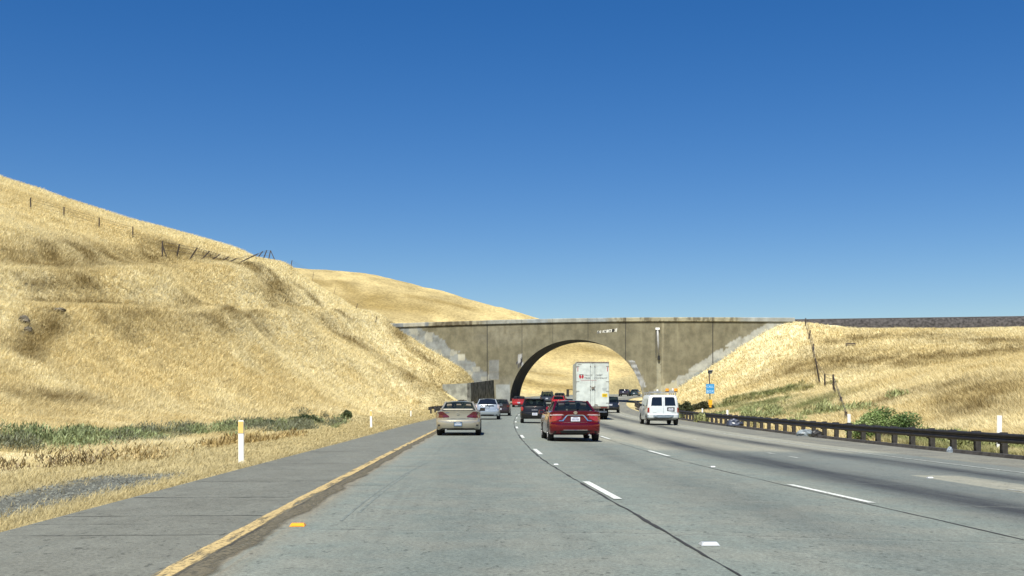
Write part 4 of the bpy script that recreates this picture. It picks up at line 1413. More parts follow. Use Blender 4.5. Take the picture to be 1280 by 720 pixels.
class Car:
    def __init__(s, name, label, cat, u, d, W, H, L, color, prof, zm=.6, dh=0.0, x=None, group=None, k=1.0, flip=False):
        """prof: closed side profile of the lower body, (y, z), rear at y=0, listed from the rear foot up and over to the front foot"""
        px = float(xc(d)) + u if x is None else x
        uu = px - float(xc(d))
        z = float(zroad(uu, d))
        sl = float(zr(d + 2) - zr(d - 2)) / 4
        s.e = empty(name, (px, d, z + .002), -math.atan(heading(d)) + dh, label, cat, group)
        s.e.rotation_euler = (math.atan(sl), 0, -math.atan(heading(d)) + dh)
        s.W, s.H, s.L = W, H, L
        s.w = W / 2
        s.prof = prof
        s.zm = zm
        s.mat = color
        s.k = k
        s.zmax = max(p[1] for p in prof)
        s.zmin = min(p[1] for p in prof)
        s.rear = []
        zz = -1
        for y, z in prof:
            if z > zz and y < L * .3: s.rear.append((y, z)); zz = z
            else: break

    def pt(s, y, z, f):
        """move a profile point to width fraction f"""
        iy = np.interp(f, XS, INY) * s.k; it = np.interp(f, XS, INT) * s.k; ib = np.interp(f, XS, INB) * s.k
        yc = s.L / 2
        y2 = yc + (y - yc) * (1 - iy / yc)
        if z > s.zm: z2 = z - it * (z - s.zm) / (s.zmax - s.zm)
        else: z2 = z + ib * (s.zm - z) / (s.zm - s.zmin)
        return y2, z2

    def ry(s, x, z):
        f = min(abs(x) / s.w, 1)
        ys = [p[0] for p in s.rear]; zs = [p[1] for p in s.rear]
        y = float(np.interp(z, zs, ys))
        return s.pt(y, z, f)[0]

    def body(s):
        # refine the profile a little
        pr = []
        n = len(s.prof)
        for i in range(n):
            a, b = s.prof[i], s.prof[(i + 1) % n]
            m = max(1, int(math.hypot(a[0] - b[0], a[1] - b[1]) / .35))
            for j in range(m): pr.append((a[0] + (b[0] - a[0]) * j / m, a[1] + (b[1] - a[1]) * j / m))
        fr = [-1, -.98, -.94, -.86, -.7, -.4, 0, .4, .7, .86, .94, .98, 1]
        V, m = [], len(pr)
        for f in fr:
            for y, z in pr:
                y2, z2 = s.pt(y, z, abs(f)); V.append((f * (s.w - .012), y2, z2))
        Fc = [(i * m + k, i * m + (k + 1) % m, (i + 1) * m + (k + 1) % m, (i + 1) * m + k) for i in range(len(fr) - 1) for k in range(m)]
        Fc += [tuple(range(m)), tuple(range((len(fr) - 1) * m, len(fr) * m))]
        o = mesh_obj('body', V, Fc, s.mat, s.e, False)
        me = o.data
        me.polygons.foreach_set('use_smooth', [True] * len(me.polygons))
        me.set_sharp_from_angle(angle=R(38))
        return o

    def greenhouse(s, zb, yb, ywf, yrt, yft, wb, wt, pillar=.058, roofmat=None, glass=None, bulge=.05, bpillar=None, spoiler=False, seat='seat', rows=2, heads=True):
        H = s.H; zt = H - .045
        glass = glass or M['glass']; roofmat = roofmat or s.mat
        # roof: curved slab
        V, Fc = [], []
        nu, nv = 9, 9
        for j in range(nv):
            t = j / (nv - 1); y = yrt - .03 + (yft - yrt + .06) * t
            for i in range(nu):
                q = -1 + 2 * i / (nu - 1)
                V.append((q * (wt + .02), y + (.04 * q * q if t < .5 else -.06 * q * q), zt + .045 * (1 - q ** 4) * (1 - .55 * (2 * t - 1) ** 2) + .0))
        for j in range(nv):
            for i in range(nu): V.append((V[j * nu + i][0], V[j * nu + i][1], zt - .03))
        N = nu * nv
        for j in range(nv - 1):
            for i in range(nu - 1):
                a = j * nu + i; Fc.append((a, a + 1, a + nu + 1, a + nu)); Fc.append((N + a, N + a + nu, N + a + nu + 1, N + a + 1))
        for j in range(nv - 1):
            for i in (0, nu - 1): a = j * nu + i; Fc.append((a, a + nu, N + a + nu, N + a))
        for i in range(nu - 1):
            for j in (0, nv - 1): a = j * nu + i; Fc.append((a, a + 1, N + a + 1, N + a))
        r = mesh_obj('roof', V, Fc, roofmat, s.e, True)
        r.data.set_sharp_from_angle(angle=R(40))
        # pillars
        for sx in (-1, 1):
            MB().bar((sx * wb, yb + .02, zb - .05), (sx * wt, yrt + .02, zt), pillar * 1.25, pillar).build('rear_pillar', roofmat, s.e)
            MB().bar((sx * wb, ywf, zb - .05), (sx * wt, yft, zt), pillar * .8, pillar * .8).build('front_pillar', roofmat, s.e)
        for yy in (bpillar or [(yb + ywf) / 2]):
            t = (yy - yb) / (ywf - yb); yt = yrt + (yft - yrt) * t
            for sx in (-1, 1): MB().bar((sx * wb, yy, zb - .05), (sx * wt, yt, zt), .09, .05).build('door_pillar', M['black_plastic'], s.e)

        def pane(name, c00, c10, c11, c01, bul, off):
            c = [Vector(q) for q in (c00, c10, c11, c01)]
            nn = (c[1] - c[0]).cross(c[3] - c[0]).normalized()
            V, Fc = [], []
            k = 7
            for j in range(k):
                for i in range(k):
                    p, q = i / (k - 1), j / (k - 1)
                    v = c[0].lerp(c[1], p).lerp(c[3].lerp(c[2], p), q)
                    V.append(v + nn * (bul * (1 - (2 * p - 1) ** 2) + off))
            for j in range(k - 1):
                for i in range(k - 1): a = j * k + i; Fc.append((a, a + 1, a + k + 1, a + k))
            return mesh_obj(name, V, Fc, glass, s.e, True)
        g_ = pillar * .5
        pane('rear_window', (-wb + g_, yb, zb), (wb - g_, yb, zb), (wt - g_, yrt, zt - .02), (-wt + g_, yrt, zt - .02), bulge, .004)
        pane('windshield', (wb - g_, ywf, zb), (-wb + g_, ywf, zb), (-wt + g_, yft, zt - .02), (wt - g_, yft, zt - .02), bulge, .004)
        for sx in (-1, 1):
            a, bq = ((sx * wb, yb + g_, zb), (sx * wb, ywf - g_, zb))
            c, dq = ((sx * wt, yft - g_, zt), (sx * wt, yrt + g_, zt))
            if sx < 0: pane('side_window', bq, a, dq, c, .01, .004)
            else: pane('side_window', a, bq, c, dq, .01, .004)
        # seats and shelf behind the glass
        b = MB()
        b.box((0, (yb + ywf) / 2, zb - .03), (2 * wb - .14, ywf - yb - .2, .02))
        for rrow in range(rows):
            yy = yb + .45 + rrow * 1.0 if yb > .6 else yb + .9 + rrow * .95
            for xx in ((-.36, .36) if rrow else (-.40, .0, .40)):
                b.box((xx, yy, zb + .03), (.34 if rrow == 0 else .46, .12, .16), None, .9)
                if heads: b.box((xx, yy + .01, zb + .19), (.24, .09, .16), None, .8)
        b.build('seats', M[seat], s.e)
        # dashboard and mirror
        if heads: MB().box((0, yft + .05, zt - .12), (.24, .03, .07)).build('rear_view_mirror', M['black_plastic'], s.e)

    def wheels(s, yr, yf, r=.33, wd=.21, rim=None, out=.0):
        xo = s.w + out
        b = MB().lathe_x([(-wd, r * .62), (-wd, r * .93), (-wd + .03, r), (-.03, r), (0, r * .93), (0, r * .66), (-.03, r * .62)], (0, 0, 0))
        tm = b.build('wheel', M['rubber'], s.e, True); tm.data.set_sharp_from_angle(angle=R(40))
        rb = MB().lathe_x([(-.05, r * .30), (-.035, r * .64), (-.015, r * .655), (-.02, r * .60), (-.045, r * .5), (-.03, r * .18), (-.025, .02)], (0, 0, 0))
        for q in range(5):
            t = 2 * math.pi * q / 5
            rb.bar((-.022, .05 * math.cos(t), .05 * math.sin(t)), (-.022, r * .6 * math.cos(t), r * .6 * math.sin(t)), .05, .03)
        rm = rb.build('rim', rim or M['rim'], tm)
        first = True
        for sx in (-1, 1):
            for y in (yr, yf):
                o = tm if first else tm.copy(); q = rm if first else rm.copy()
                if not first:
                    COL.objects.link(o); COL.objects.link(q); o.parent = s.e; q.parent = o
                o.location = (sx * xo, y, r); o.rotation_euler = (0, 0, 0 if sx > 0 else math.pi)
                first = False
        for sx in (-1, 1):
            for y in (yr, yf):
                n = 16; x = sx * (s.w - .006)
                v = [(x, y + (r + .055) * math.cos(math.pi * k / n), r + (r + .055) * math.sin(math.pi * k / n)) for k in range(n + 1)] + [(x, y - r - .055, s.zmin), (x, y + r + .055, s.zmin)]
                MB().add(v, [tuple(range(n + 3))]).build('wheel_arch', M['black_plastic'], s.e)
        b = MB(); b.box((0, yr, r * .95), (2 * s.w - .4, .1, .1)); b.box((0, s.L * .5, s.zmin + .03), (s.W * .8, s.L * .7, .08))
        b.build('underbody', M['black_plastic'], s.e)

    def decal(s, name, poly, mat, off=.010, depth=.035, parent=None, mirror=False, sub=3, ngon=False):
        """polygon in (x, z) laid on the rear of the car and given thickness"""
        outs = []
        for sx in ((1, -1) if mirror else (1,)):
            pts = []
            n = len(poly)
            for i in range(n):
                a, b = poly[i], poly[(i + 1) % n]
                for j in range(sub): pts.append((sx * (a[0] + (b[0] - a[0]) * j / sub), a[1] + (b[1] - a[1]) * j / sub))
            m = len(pts)
            cx_ = sum(p[0] for p in pts) / m; cz_ = sum(p[1] for p in pts) / m
            mid = [(cx_ + (p[0] - cx_) * .5, cz_ + (p[1] - cz_) * .5) for p in pts]
            V = [(x, s.ry(x, z) - off, z) for x, z in pts] + [(x, s.ry(x, z) + depth, z) for x, z in pts] + [(x, s.ry(x, z) - off, z) for x, z in mid] + [(cx_, s.ry(cx_, cz_) - off, cz_)]
            Fc = [(i, (i + 1) % m, m + (i + 1) % m, m + i) for i in range(m)]
            Fc += ([tuple(range(m))] if ngon else [(i, (i + 1) % m, 2 * m + (i + 1) % m, 2 * m + i) for i in range(m)] + [(2 * m + i, 2 * m + (i + 1) % m, 3 * m) for i in range(m)])
            if ngon: V = V[:2 * m]
            outs.append(mesh_obj(name, V, Fc, mat, parent or s.e))
        return outs

    def plate(s, z, w=.32, h=.155, mat='plate', x=0.0, frame=True):
        y = s.ry(x, z) - .012
        if frame: MB().box((x, y + .006, z), (w + .03, .012, h + .03)).build('plate_frame', M['black_plastic'], s.e)
        o = MB().box((x, y - .004, z), (w, .012, h)).build('license_plate', M[mat], s.e)
        b = MB()
        for i in range(6): b.box((x - w * .36 + w * .72 * i / 5, y - .011, z - .01), (w * .075, .004, h * .45))
        b.box((x, y - .011, z + h * .36), (w * .5, .004, h * .1))
        b.build('plate_characters', M['plate_ink'] if mat == 'plate' else M['plate'], o)
        return o

    def mirrors(s, y, z, mat=None, w=.20):
        for sx in (-1, 1):
            b = MB(); b.box((sx * (s.w + .06), y, z), (w, .10, .14), None, .85); b.box((sx * (s.w - .12), y + .03, z - .05), (.20, .06, .05))
            o = b.build('wing_mirror', mat or s.mat, s.e)
            MB().box((sx * (s.w + .06), y - .052, z), (w * .72, .008, .085)).build('mirror_glass', M['glass_dark'], o)

    def exhaust(s, x, z=.24, r=.035):
        MB().tube([(x, s.ry(x, .35) - .02, z), (x, s.ry(x, .35) + .4, z)], r, 10).build('exhaust_pipe', M['steel'], s.e)

    def emblem(s, z, r=.05, mat=None, bar=False):
        y = s.ry(0, z)
        if bar: MB().box((0, y - .012, z + .02), (.26, .02, .035)).box((0, y - .012, z - .02), (.06, .02, .06)).build('emblem', mat or M['chrome'], s.e)
        else:
            b = MB(); n = 18
            v = [(q * r * 1.3 * math.cos(t), y - o_, z + q * r * math.sin(t)) for o_, q in ((.004, 1), (.016, 1), (.016, .68), (.004, .68)) for t in (2 * math.pi * k / n for k in range(n))]
            b.add(v, [(a * n + k, a * n + (k + 1) % n, ((a + 1) % 4) * n + (k + 1) % n, ((a + 1) % 4) * n + k) for a in range(4) for k in range(n)])
            b.box((0, y - .010, z), (r * 1.2, .012, r * .3)); b.box((0, y - .010, z), (r * .3, .012, r * 1.4))
            b.build('emblem', mat or M['chrome'], s.e)

    def headlamps(s, z=.68):
        for sx in (-1, 1):
            MB().box((sx * (s.w - .28), s.L - .12, z), (.36, .16, .12)).build('headlight', M['tail_clear'], s.e)


def sedan_prof(L, zd, zh, yb, ywf, lip=.05, zb=.23, bump=.60):
    return [(.22, zb), (.06, zb + .06), (.005, zb + .17), (0, bump - .05), (.012, bump), (.055, bump + .03), (.075, zd - .16), (.055, zd - .05), (.045, zd), (.075, zd + .012), (.30, zd + .0),
            (yb + .15, zd + .03), (ywf - .05, zh + .06), (ywf + .4, zh), (L - .55, zh - .10), (L - .16, .74), (L - .02, .62), (L, .48), (L - .05, .28), (L - .25, zb)]


def hatch_prof(L, zd, zh, ywf, zb=.24, bump=.62, tilt=.06):
    return [(.20, zb), (.06, zb + .06), (.005, zb + .17), (0, bump - .05), (.012, bump), (.06, bump + .03), (.06 + tilt * .4, zd - .15), (.06 + tilt, zd), (.12 + tilt, zd + .015),
            (ywf - .05, zh + .08), (ywf + .35, zh), (L - .5, zh - .10), (L - .14, .78), (L - .02, .62), (L, .48), (L - .05, .30), (L - .25, zb)]


# --- gold sedan
c = Car('gold_sedan', 'champagne gold sedan with dark wedge tail lamps in the left lane', 'car', 0, 47.5, 1.82, 1.42, 4.9, paint('gold_paint', (.40, .375, .30), .55, .30),
        sedan_prof(4.9, 1.02, .98, 1.0, 3.55), x=(572.5 - 640) * 47.5 / F)
c.body(); c.greenhouse(1.03, .82, 3.5, 1.62, 2.75, .74, .56, seat='seat_tan'); c.wheels(1.0, 3.8, .32)
c.decal('taillight', [(.895, .74), (.90, .93), (.72, .99), (.62, .985), (.36, .80), (.37, .755), (.60, .74)], M['tail_red'], .012, mirror=True)
c.plate(.475, mat='plate_dark'); c.emblem(.90, .05); c.mirrors(3.0, 1.06, M['black_plastic'], .24)
c.decal('bumper_seam', [(-.86, .70), (.86, .70), (.86, .715), (-.86, .715)], M['black_plastic'], .004)
c.decal('fog_reflector', [(.74, .40), (.83, .40), (.83, .46), (.74, .46)], M['black_plastic'], .006, mirror=True)
c.decal('rear_valance', [(-.72, .25), (.72, .25), (.66, .31), (-.66, .31)], M['black_plastic'], .012)
c.exhaust(-.5); c.headlamps()
y0 = c.ry(0, 1.03)
MB().add([(x, y, z) for z, f in ((1.075, 0), (1.10, .01)) for x, y in ((-.66, y0 + .10), (-.60, y0 - .01 + f), (.60, y0 - .01 + f), (.66, y0 + .10), (.58, y0 + .14), (-.58, y0 + .14))],
         [(0, 1, 2, 3, 4, 5), (6, 7, 8, 9, 10, 11)] + [(k, (k + 1) % 6, 6 + (k + 1) % 6, 6 + k) for k in range(6)]).box((-.5, y0 + .07, 1.05), (.06, .05, .08)).box((.5, y0 + .07, 1.05), (.06, .05, .08)).build('spoiler', c.mat, c.e)
MB().box((.45, y0 - .004, .91), (.01, .01, .01)).build('badge', M['chrome'], c.e)
c.decal('badge', [(-.52, .93), (-.36, .93), (-.36, .955), (-.52, .955)], M['plate_dark'], .006)

# --- red sedan (nearest)
redp = paint('candy_red_paint', (.15, .002, .008), .6, .2)
c = Car('red_sedan', 'bright red sedan nearest the camera with chrome strip over its plate', 'car', 0, 41.0, 1.84, 1.47, 4.85, redp, sedan_prof(4.85, 1.08, .98, .9, 3.6, zb=.24, bump=.66), x=(719.5 - 640) * 41.0 / F, dh=.03)
c.body(); c.greenhouse(1.10, .72, 3.55, 1.45, 2.75, .74, .57); c.wheels(1.0, 3.8, .33)
c.decal('taillight', [(.905, .70), (.915, .98), (.70, 1.0), (.46, .99), (.50, .84), (.68, .74)], M['tail_bright'], .012, mirror=True)
c.decal('taillight_lens', [(.90, .925), (.90, .965), (.48, .975), (.40, .945), (.60, .93)], M['tail_clear'], .020, mirror=True)
c.decal('chrome_strip', [(-.48, .74), (-.33, .93), (-.26, .96), (.26, .96), (.33, .93), (.48, .74), (.43, .74), (.30, .90), (.24, .925), (-.24, .925), (-.30, .90), (-.43, .74)], M['chrome'], .016, ngon=True)
c.plate(.80, .32, .15); c.emblem(1.03, .05)
c.decal('rear_valance', [(-.80, .26), (.80, .26), (.74, .38), (.50, .40), (-.50, .40), (-.74, .38)], M['black_plastic'], .010)
c.decal('chrome_trim', [(-.44, .405), (.44, .405), (.42, .425), (-.42, .425)], M['chrome'], .016)
c.decal('bumper_seam', [(-.86, .675), (.86, .675), (.86, .687), (-.86, .687)], M['black_plastic'], .004)
c.decal('bumper_reflector', [(.74, .33), (.86, .33), (.86, .37), (.76, .37)], M['tail_red'], .016, mirror=True)
c.decal('badge', [(-.58, .735), (-.42, .735), (-.42, .755), (-.58, .755)], M['chrome'], .012)
c.decal('badge', [(.48, .735), (.58, .735), (.58, .755), (.48, .755)], M['chrome'], .012)
c.mirrors(3.15, 1.04); c.exhaust(.5); c.headlamps()
MB().box((0, 1.40, 1.43), (.22, .06, .025)).build('brake_light', M['tail_bright'], c.e)

# --- black hatchback
c = Car('black_hatchback', 'black hatchback with red corner lamps and chrome wing badge beside the red sedan', 'car', 0, 72.0, 1.76, 1.55, 4.4, simple('black_paint', (.007, .007, .0075), .3, 0, .05, 20, .25, .4),
        hatch_prof(4.4, 1.08, 1.02, 3.2, zb=.28, bump=.66, tilt=.10), x=(668.5 - 640) * 72.0 / F)
c.body(); c.greenhouse(1.09, .22, 3.15, .62, 2.4, .74, .58, spoiler=True); c.wheels(.85, 3.5, .345)
c.decal('taillight', [(.865, .80), (.87, 1.04), (.75, 1.04), (.70, .92), (.74, .80)], M['tail_bright'], .014, mirror=True)
c.emblem(1.02, .05, bar=True); c.plate(.58, .32, .155)
c.decal('tailgate_seam', [(-.66, .655), (.66, .655), (.66, .67), (-.66, .67)], M['rubber'], .004)
c.decal('rear_valance', [(-.74, .29), (.74, .29), (.70, .40), (-.70, .40)], M['rubber'], .010)
c.decal('badge', [(-.20, .82), (.18, .82), (.18, .845), (-.20, .845)], M['steel'], .006)
c.decal('badge', [(.50, .82), (.60, .82), (.60, .845), (.50, .845)], M['steel'], .006)
c.mirrors(2.9, 1.12); c.headlamps()
MB().box((0, .52, 1.51), (1.1, .22, .035)).build('spoiler', c.mat, c.e)

# --- silver hatchback
c = Car('silver_hatchback', 'silver hatchback with a split rear window behind the gold sedan', 'car', 0, 84.0, 1.76, 1.52, 4.45, paint('silver_paint', (.36, .41, .45), .5, .28),
        hatch_prof(4.45, 1.10, .95, 3.3, zb=.25, bump=.66, tilt=.12), x=(609 - 640) * 84.0 / F)
c.body(); c.greenhouse(1.11, .26, 3.35, .85, 2.2, .72, .56, glass=M['glass_dark'], heads=False); c.wheels(.9, 3.55, .32)
c.decal('lower_window', [(-.50, .95), (.50, .95), (.46, 1.05), (-.46, 1.05)], M['glass_dark'], .006)
c.decal('taillight', [(.855, .80), (.87, 1.08), (.76, 1.10), (.73, .95), (.76, .80)], M['tail_clear'], .014, mirror=True)
c.plate(.90, .30, .13, 'plate_dark'); c.emblem(1.075, .035); c.mirrors(2.95, 1.06)
c.decal('rear_valance', [(-.76, .26), (.76, .26), (.70, .38), (-.70, .38)], M['black_plastic'], .010)
c.decal('bumper_seam', [(-.84, .675), (.84, .675), (.84, .69), (-.84, .69)], M['black_plastic'], .004); c.headlamps()

# --- dark sedan ahead of it
c = Car('dark_sedan', 'dark maroon black sedan half hidden beyond the silver hatchback', 'car', 0, 100.0, 1.78, 1.44, 4.7, paint('dark_maroon_paint', (.030, .018, .022), .2, .28), sedan_prof(4.7, 1.02, .96, .9, 3.5), x=(624.5 - 640) * 100 / F)
c.body(); c.greenhouse(1.03, .75, 3.4, 1.45, 2.65, .72, .56); c.wheels(.95, 3.7, .32)
c.decal('taillight', [(.86, .76), (.87, .93), (.66, .96), (.60, .86), (.66, .76)], M['tail_red'], .012, mirror=True); c.plate(.60); c.mirrors(3.1, 1.02); c.headlamps(); c.emblem(.92)

# --- red coupe at the arch foot
c = Car('red_coupe', 'red car at the left foot of the arch', 'car', 0, 148.0, 1.80, 1.40, 4.6, paint('red_coupe_paint', (.40, .02, .03), .2, .25), sedan_prof(4.6, 1.03, .95, .9, 3.4), x=(648.5 - 640) * 148 / F)
c.body(); c.greenhouse(1.04, .72, 3.3, 1.4, 2.55, .72, .56, roofmat=M['black_plastic']); c.wheels(.95, 3.6, .32)
c.decal('taillight', [(.86, .76), (.87, .93), (.60, .95), (.58, .80)], M['tail_bright'], .012, mirror=True); c.plate(.58); c.mirrors(3.1, 1.0); c.headlamps(); c.emblem(.92)

# --- second red car
c = Car('red_hatchback', 'small red hatchback in the second lane beyond the black hatchback', 'car', 0, 146.0, 1.76, 1.52, 4.2, paint('red_hatch_paint', (.42, .02, .02), .15, .25), hatch_prof(4.2, 1.06, 1.0, 3.1), x=(698.0 - 640) * 146 / F)
c.body(); c.greenhouse(1.07, .22, 3.05, .6, 2.3, .72, .58); c.wheels(.85, 3.35, .33)
c.decal('taillight', [(.86, .82), (.87, 1.02), (.70, 1.03), (.68, .84)], M['tail_bright'], .014, mirror=True); c.plate(.72); c.mirrors(2.8, 1.1); c.headlamps(); c.emblem(.98)
# --- dark car beyond it
c = Car('dark_hatchback', 'dark car seen over the roof of the small red hatchback', 'car', 0, 172.0, 1.8, 1.5, 4.4, paint('slate_paint', (.03, .035, .05), .3, .3), hatch_prof(4.4, 1.06, 1.0, 3.1), x=(699.0 - 640) * 172 / F)
c.body(); c.greenhouse(1.07, .22, 3.05, .6, 2.3, .74, .6); c.wheels(.85, 3.45, .33)
c.decal('taillight', [(.86, .82), (.87, 1.02), (.70, 1.03), (.68, .84)], M['tail_red'], .014, mirror=True); c.plate(.62); c.mirrors(2.8, 1.1); c.headlamps()


def suv(label, px, d, W, H, L, mat, rack=True, name='dark_suv', glass=None, dh=0.0, lamp='tail_red', spare=False):
    c = Car(name, label, 'car', 0, d, W, H, L, mat, hatch_prof(L, 1.12, 1.08, L * .73, zb=.36, bump=.72, tilt=.05), zm=.75, x=(px - 640) * d / F, dh=dh)
    c.body(); c.greenhouse(1.13, .16, L * .71, .34, L * .58, W / 2 - .12, W / 2 - .24, glass=glass); c.wheels(.95, L - .95, .37, .24)
    c.decal('taillight', [(W / 2 - .02, .84), (W / 2 - .01, 1.10), (W / 2 - .15, 1.10), (W / 2 - .15, .84)], M[lamp], .014, mirror=True)
    c.plate(.86); c.mirrors(L * .66, 1.2); c.headlamps(.86)
    c.decal('rear_valance', [(-.78, .37), (.78, .37), (.74, .50), (-.74, .50)], M['rubber'], .010)
    if rack:
        b = MB()
        for sx in (-1, 1): b.bar((sx * (W / 2 - .30), .5, H + .08), (sx * (W / 2 - .30), L * .55, H + .08), .05)
        for yy in (.6, L * .3, L * .5):
            b.bar((-W / 2 + .30, yy, H + .085), (W / 2 - .30, yy, H + .085), .05)
            for sx in (-1, 1): b.bar((sx * (W / 2 - .30), yy, H - .06), (sx * (W / 2 - .30), yy, H + .08), .045)
        b.build('roof_rack', M['black_plastic'], c.e)
    return c


suv('dark grey tall off-roader with roof rack between the two red cars under the arch', 683.5, 163, 1.92, 1.80, 4.6, paint('charcoal_paint', (.035, .042, .05), .2, .35))
suv('black off-roader half hidden behind the right side of the white truck', 763.5, 122, 1.88, 1.75, 4.7, paint('navy_black_paint', (.018, .020, .028), .3, .25), False, dh=-.03, lamp='tail_clear')
suv('distant dark purple wagon beyond the arch, left of two', 778.8, 236, 1.95, 1.5, 4.8, paint('plum_paint', (.035, .03, .045), .3, .3), False, 'distant_wagon')
c = Car('distant_sedan', 'distant dark teal car beyond the arch, right of two', 'car', 0, 240.0, 1.8, 1.45, 4.6, paint('teal_paint', (.03, .06, .08), .4, .25), sedan_prof(4.6, 1.02, .96, .9, 3.5), x=(792.3 - 640) * 240 / F)
c.body(); c.greenhouse(1.03, .75, 3.4, 1.45, 2.65, .72, .56); c.wheels(.95, 3.65, .32); c.plate(.6)
c.decal('taillight', [(.86, .76), (.87, .93), (.66, .96), (.66, .76)], M['tail_red'], .012, mirror=True); c.headlamps(); c.mirrors(3.1, 1.0)

# --- white van
VW, VH, VL = 1.98, 1.90, 4.8
vd = 72.0
van = Car('white_van', 'white utility van with ladder rack and amber beacons in the right lanes', 'van', 0, vd, VW, VH, VL, M['white_paint'],
          [(.16, .42), (.02, .48), (.0, .66), (.05, .70), (.06, 1.1), (.12, 1.55), (.19, 1.80), (.30, 1.87), (.6, 1.90), (2.9, 1.90), (3.2, 1.85), (3.75, 1.22), (4.5, 1.05), (4.72, .95), (4.8, .60), (4.74, .36), (4.5, .30), (.5, .34)],
          zm=1.0, x=(829.5 - 640) * vd / F, dh=.012, k=.8)
van.rear = [(.16, .42), (.02, .48), (.0, .66), (.05, .70), (.06, 1.1), (.12, 1.55), (.19, 1.80), (.30, 1.87)]
# narrower at the roof
o = van.body()
for v in o.data.vertices:
    if v.co.z > 1.1: v.co.x *= 1 - .13 * ((v.co.z - 1.1) / .8) ** 1.3
van.wheels(.85, 3.75, .34, .22)
van.decal('rear_window', [(-.76, 1.22), (-.70, 1.70), (-.62, 1.75), (-.11, 1.75), (-.09, 1.72), (-.09, 1.22)], M['glass_dark'], .012)
van.decal('rear_window', [(.76, 1.22), (.70, 1.70), (.62, 1.75), (.11, 1.75), (.09, 1.72), (.09, 1.22)], M['glass_dark'], .012)
van.decal('door_seam', [(-.012, .72), (.012, .72), (.012, 1.80), (-.012, 1.80)], M['label_grey'], .004)
van.decal('taillight', [(.975, .80), (.965, 1.10), (.86, 1.10), (.87, .80)], M['tail_bright'], .014, mirror=True)
van.decal('rear_bumper', [(-.98, .48), (.98, .48), (.98, .66), (-.98, .66)], simple('bumper_grey_blue', (.20, .25, .29), .5), .05, .10)
van.decal('bumper_step', [(-.97, .42), (.97, .42), (.97, .475), (-.97, .475)], M['black_plastic'], .02, .08)
b = MB().box((.46, van.ry(.46, 1.0) - .008, 1.0), (.46, .02, .24)); b.build('plate_recess', M['black_plastic'], van.e)
van.plate(.99, .30, .14, x=.46, frame=False).location = (0, -.016, 0)
van.decal('badge', [(-.66, .775), (-.44, .775), (-.44, .80), (-.66, .80)], M['label_grey'], .006)
van.decal('badge', [(.50, .77), (.78, .77), (.78, .80), (.50, .80)], M['label_grey'], .006)
for sx in (-1, 1):
    xx = sx * (VW / 2 + .0)
    MB().add([(sx * (.905 if z > 1.5 else .985), y, z) for y, z in ((.7, 1.2), (2.4, 1.2), (2.4, 1.66), (.75, 1.66))], [(0, 1, 2, 3)]).build('side_window', M['glass_dark'], van.e)
van.mirrors(3.3, 1.25, M['black_plastic'], .24); van.headlamps(.8)
MB().add([(sx * w_, y, z) for y, z, w_ in ((3.66, 1.25, .78), (3.24, 1.80, .70)) for sx in (-1, 1)], [(0, 1, 3, 2)]).build('windshield', M['glass_dark'], van.e).location = (0, .03, .02)
b = MB()
for sx in (-1, 1): b.bar((sx * .78, .35, 2.02), (sx * .78, 3.0, 2.02), .05)
for yy in (.4, 1.2, 2.0, 2.9):
    b.bar((-.86, yy, 2.03), (.86, yy, 2.03), .045)
    for sx in (-1, 1): b.bar((sx * .80, yy, 1.84), (sx * .80, yy, 2.04), .045)
rk = b.build('ladder_rack', M['steel'], van.e)
b = MB()
for xx in (-.52, -.12): b.bar((xx, .5, 2.10), (xx, 3.1, 2.10), .05, .07)
for q in range(8): b.bar((-.52, .6 + .32 * q, 2.10), (-.12, .6 + .32 * q, 2.10), .035)
b.build('ladder', M['steel'], van.e)
for xx in (.30, .84):
    q = MB().box((xx, .55, 2.10), (.22, .18, .05)).build('beacon_base', M['black_plastic'], van.e)
    MB().tube([(xx, .55, 2.125), (xx, .55, 2.29)], .12, 12, .10).build('beacon_lens', M['amber'], q)
MB().box((.57, .60, 2.12), (.34, .2, .10)).build('light_bar', M['steel'], van.e)
MB().tube([(.66, .62, 2.16), (.66, .62, 2.30)], .05, 10).build('work_light', M['marker_white'], van.e)
MB().tube([(-.30, .62, 2.13), (-.30, .62, 2.24)], .06, 10).build('work_light', M['marker_white'], van.e)

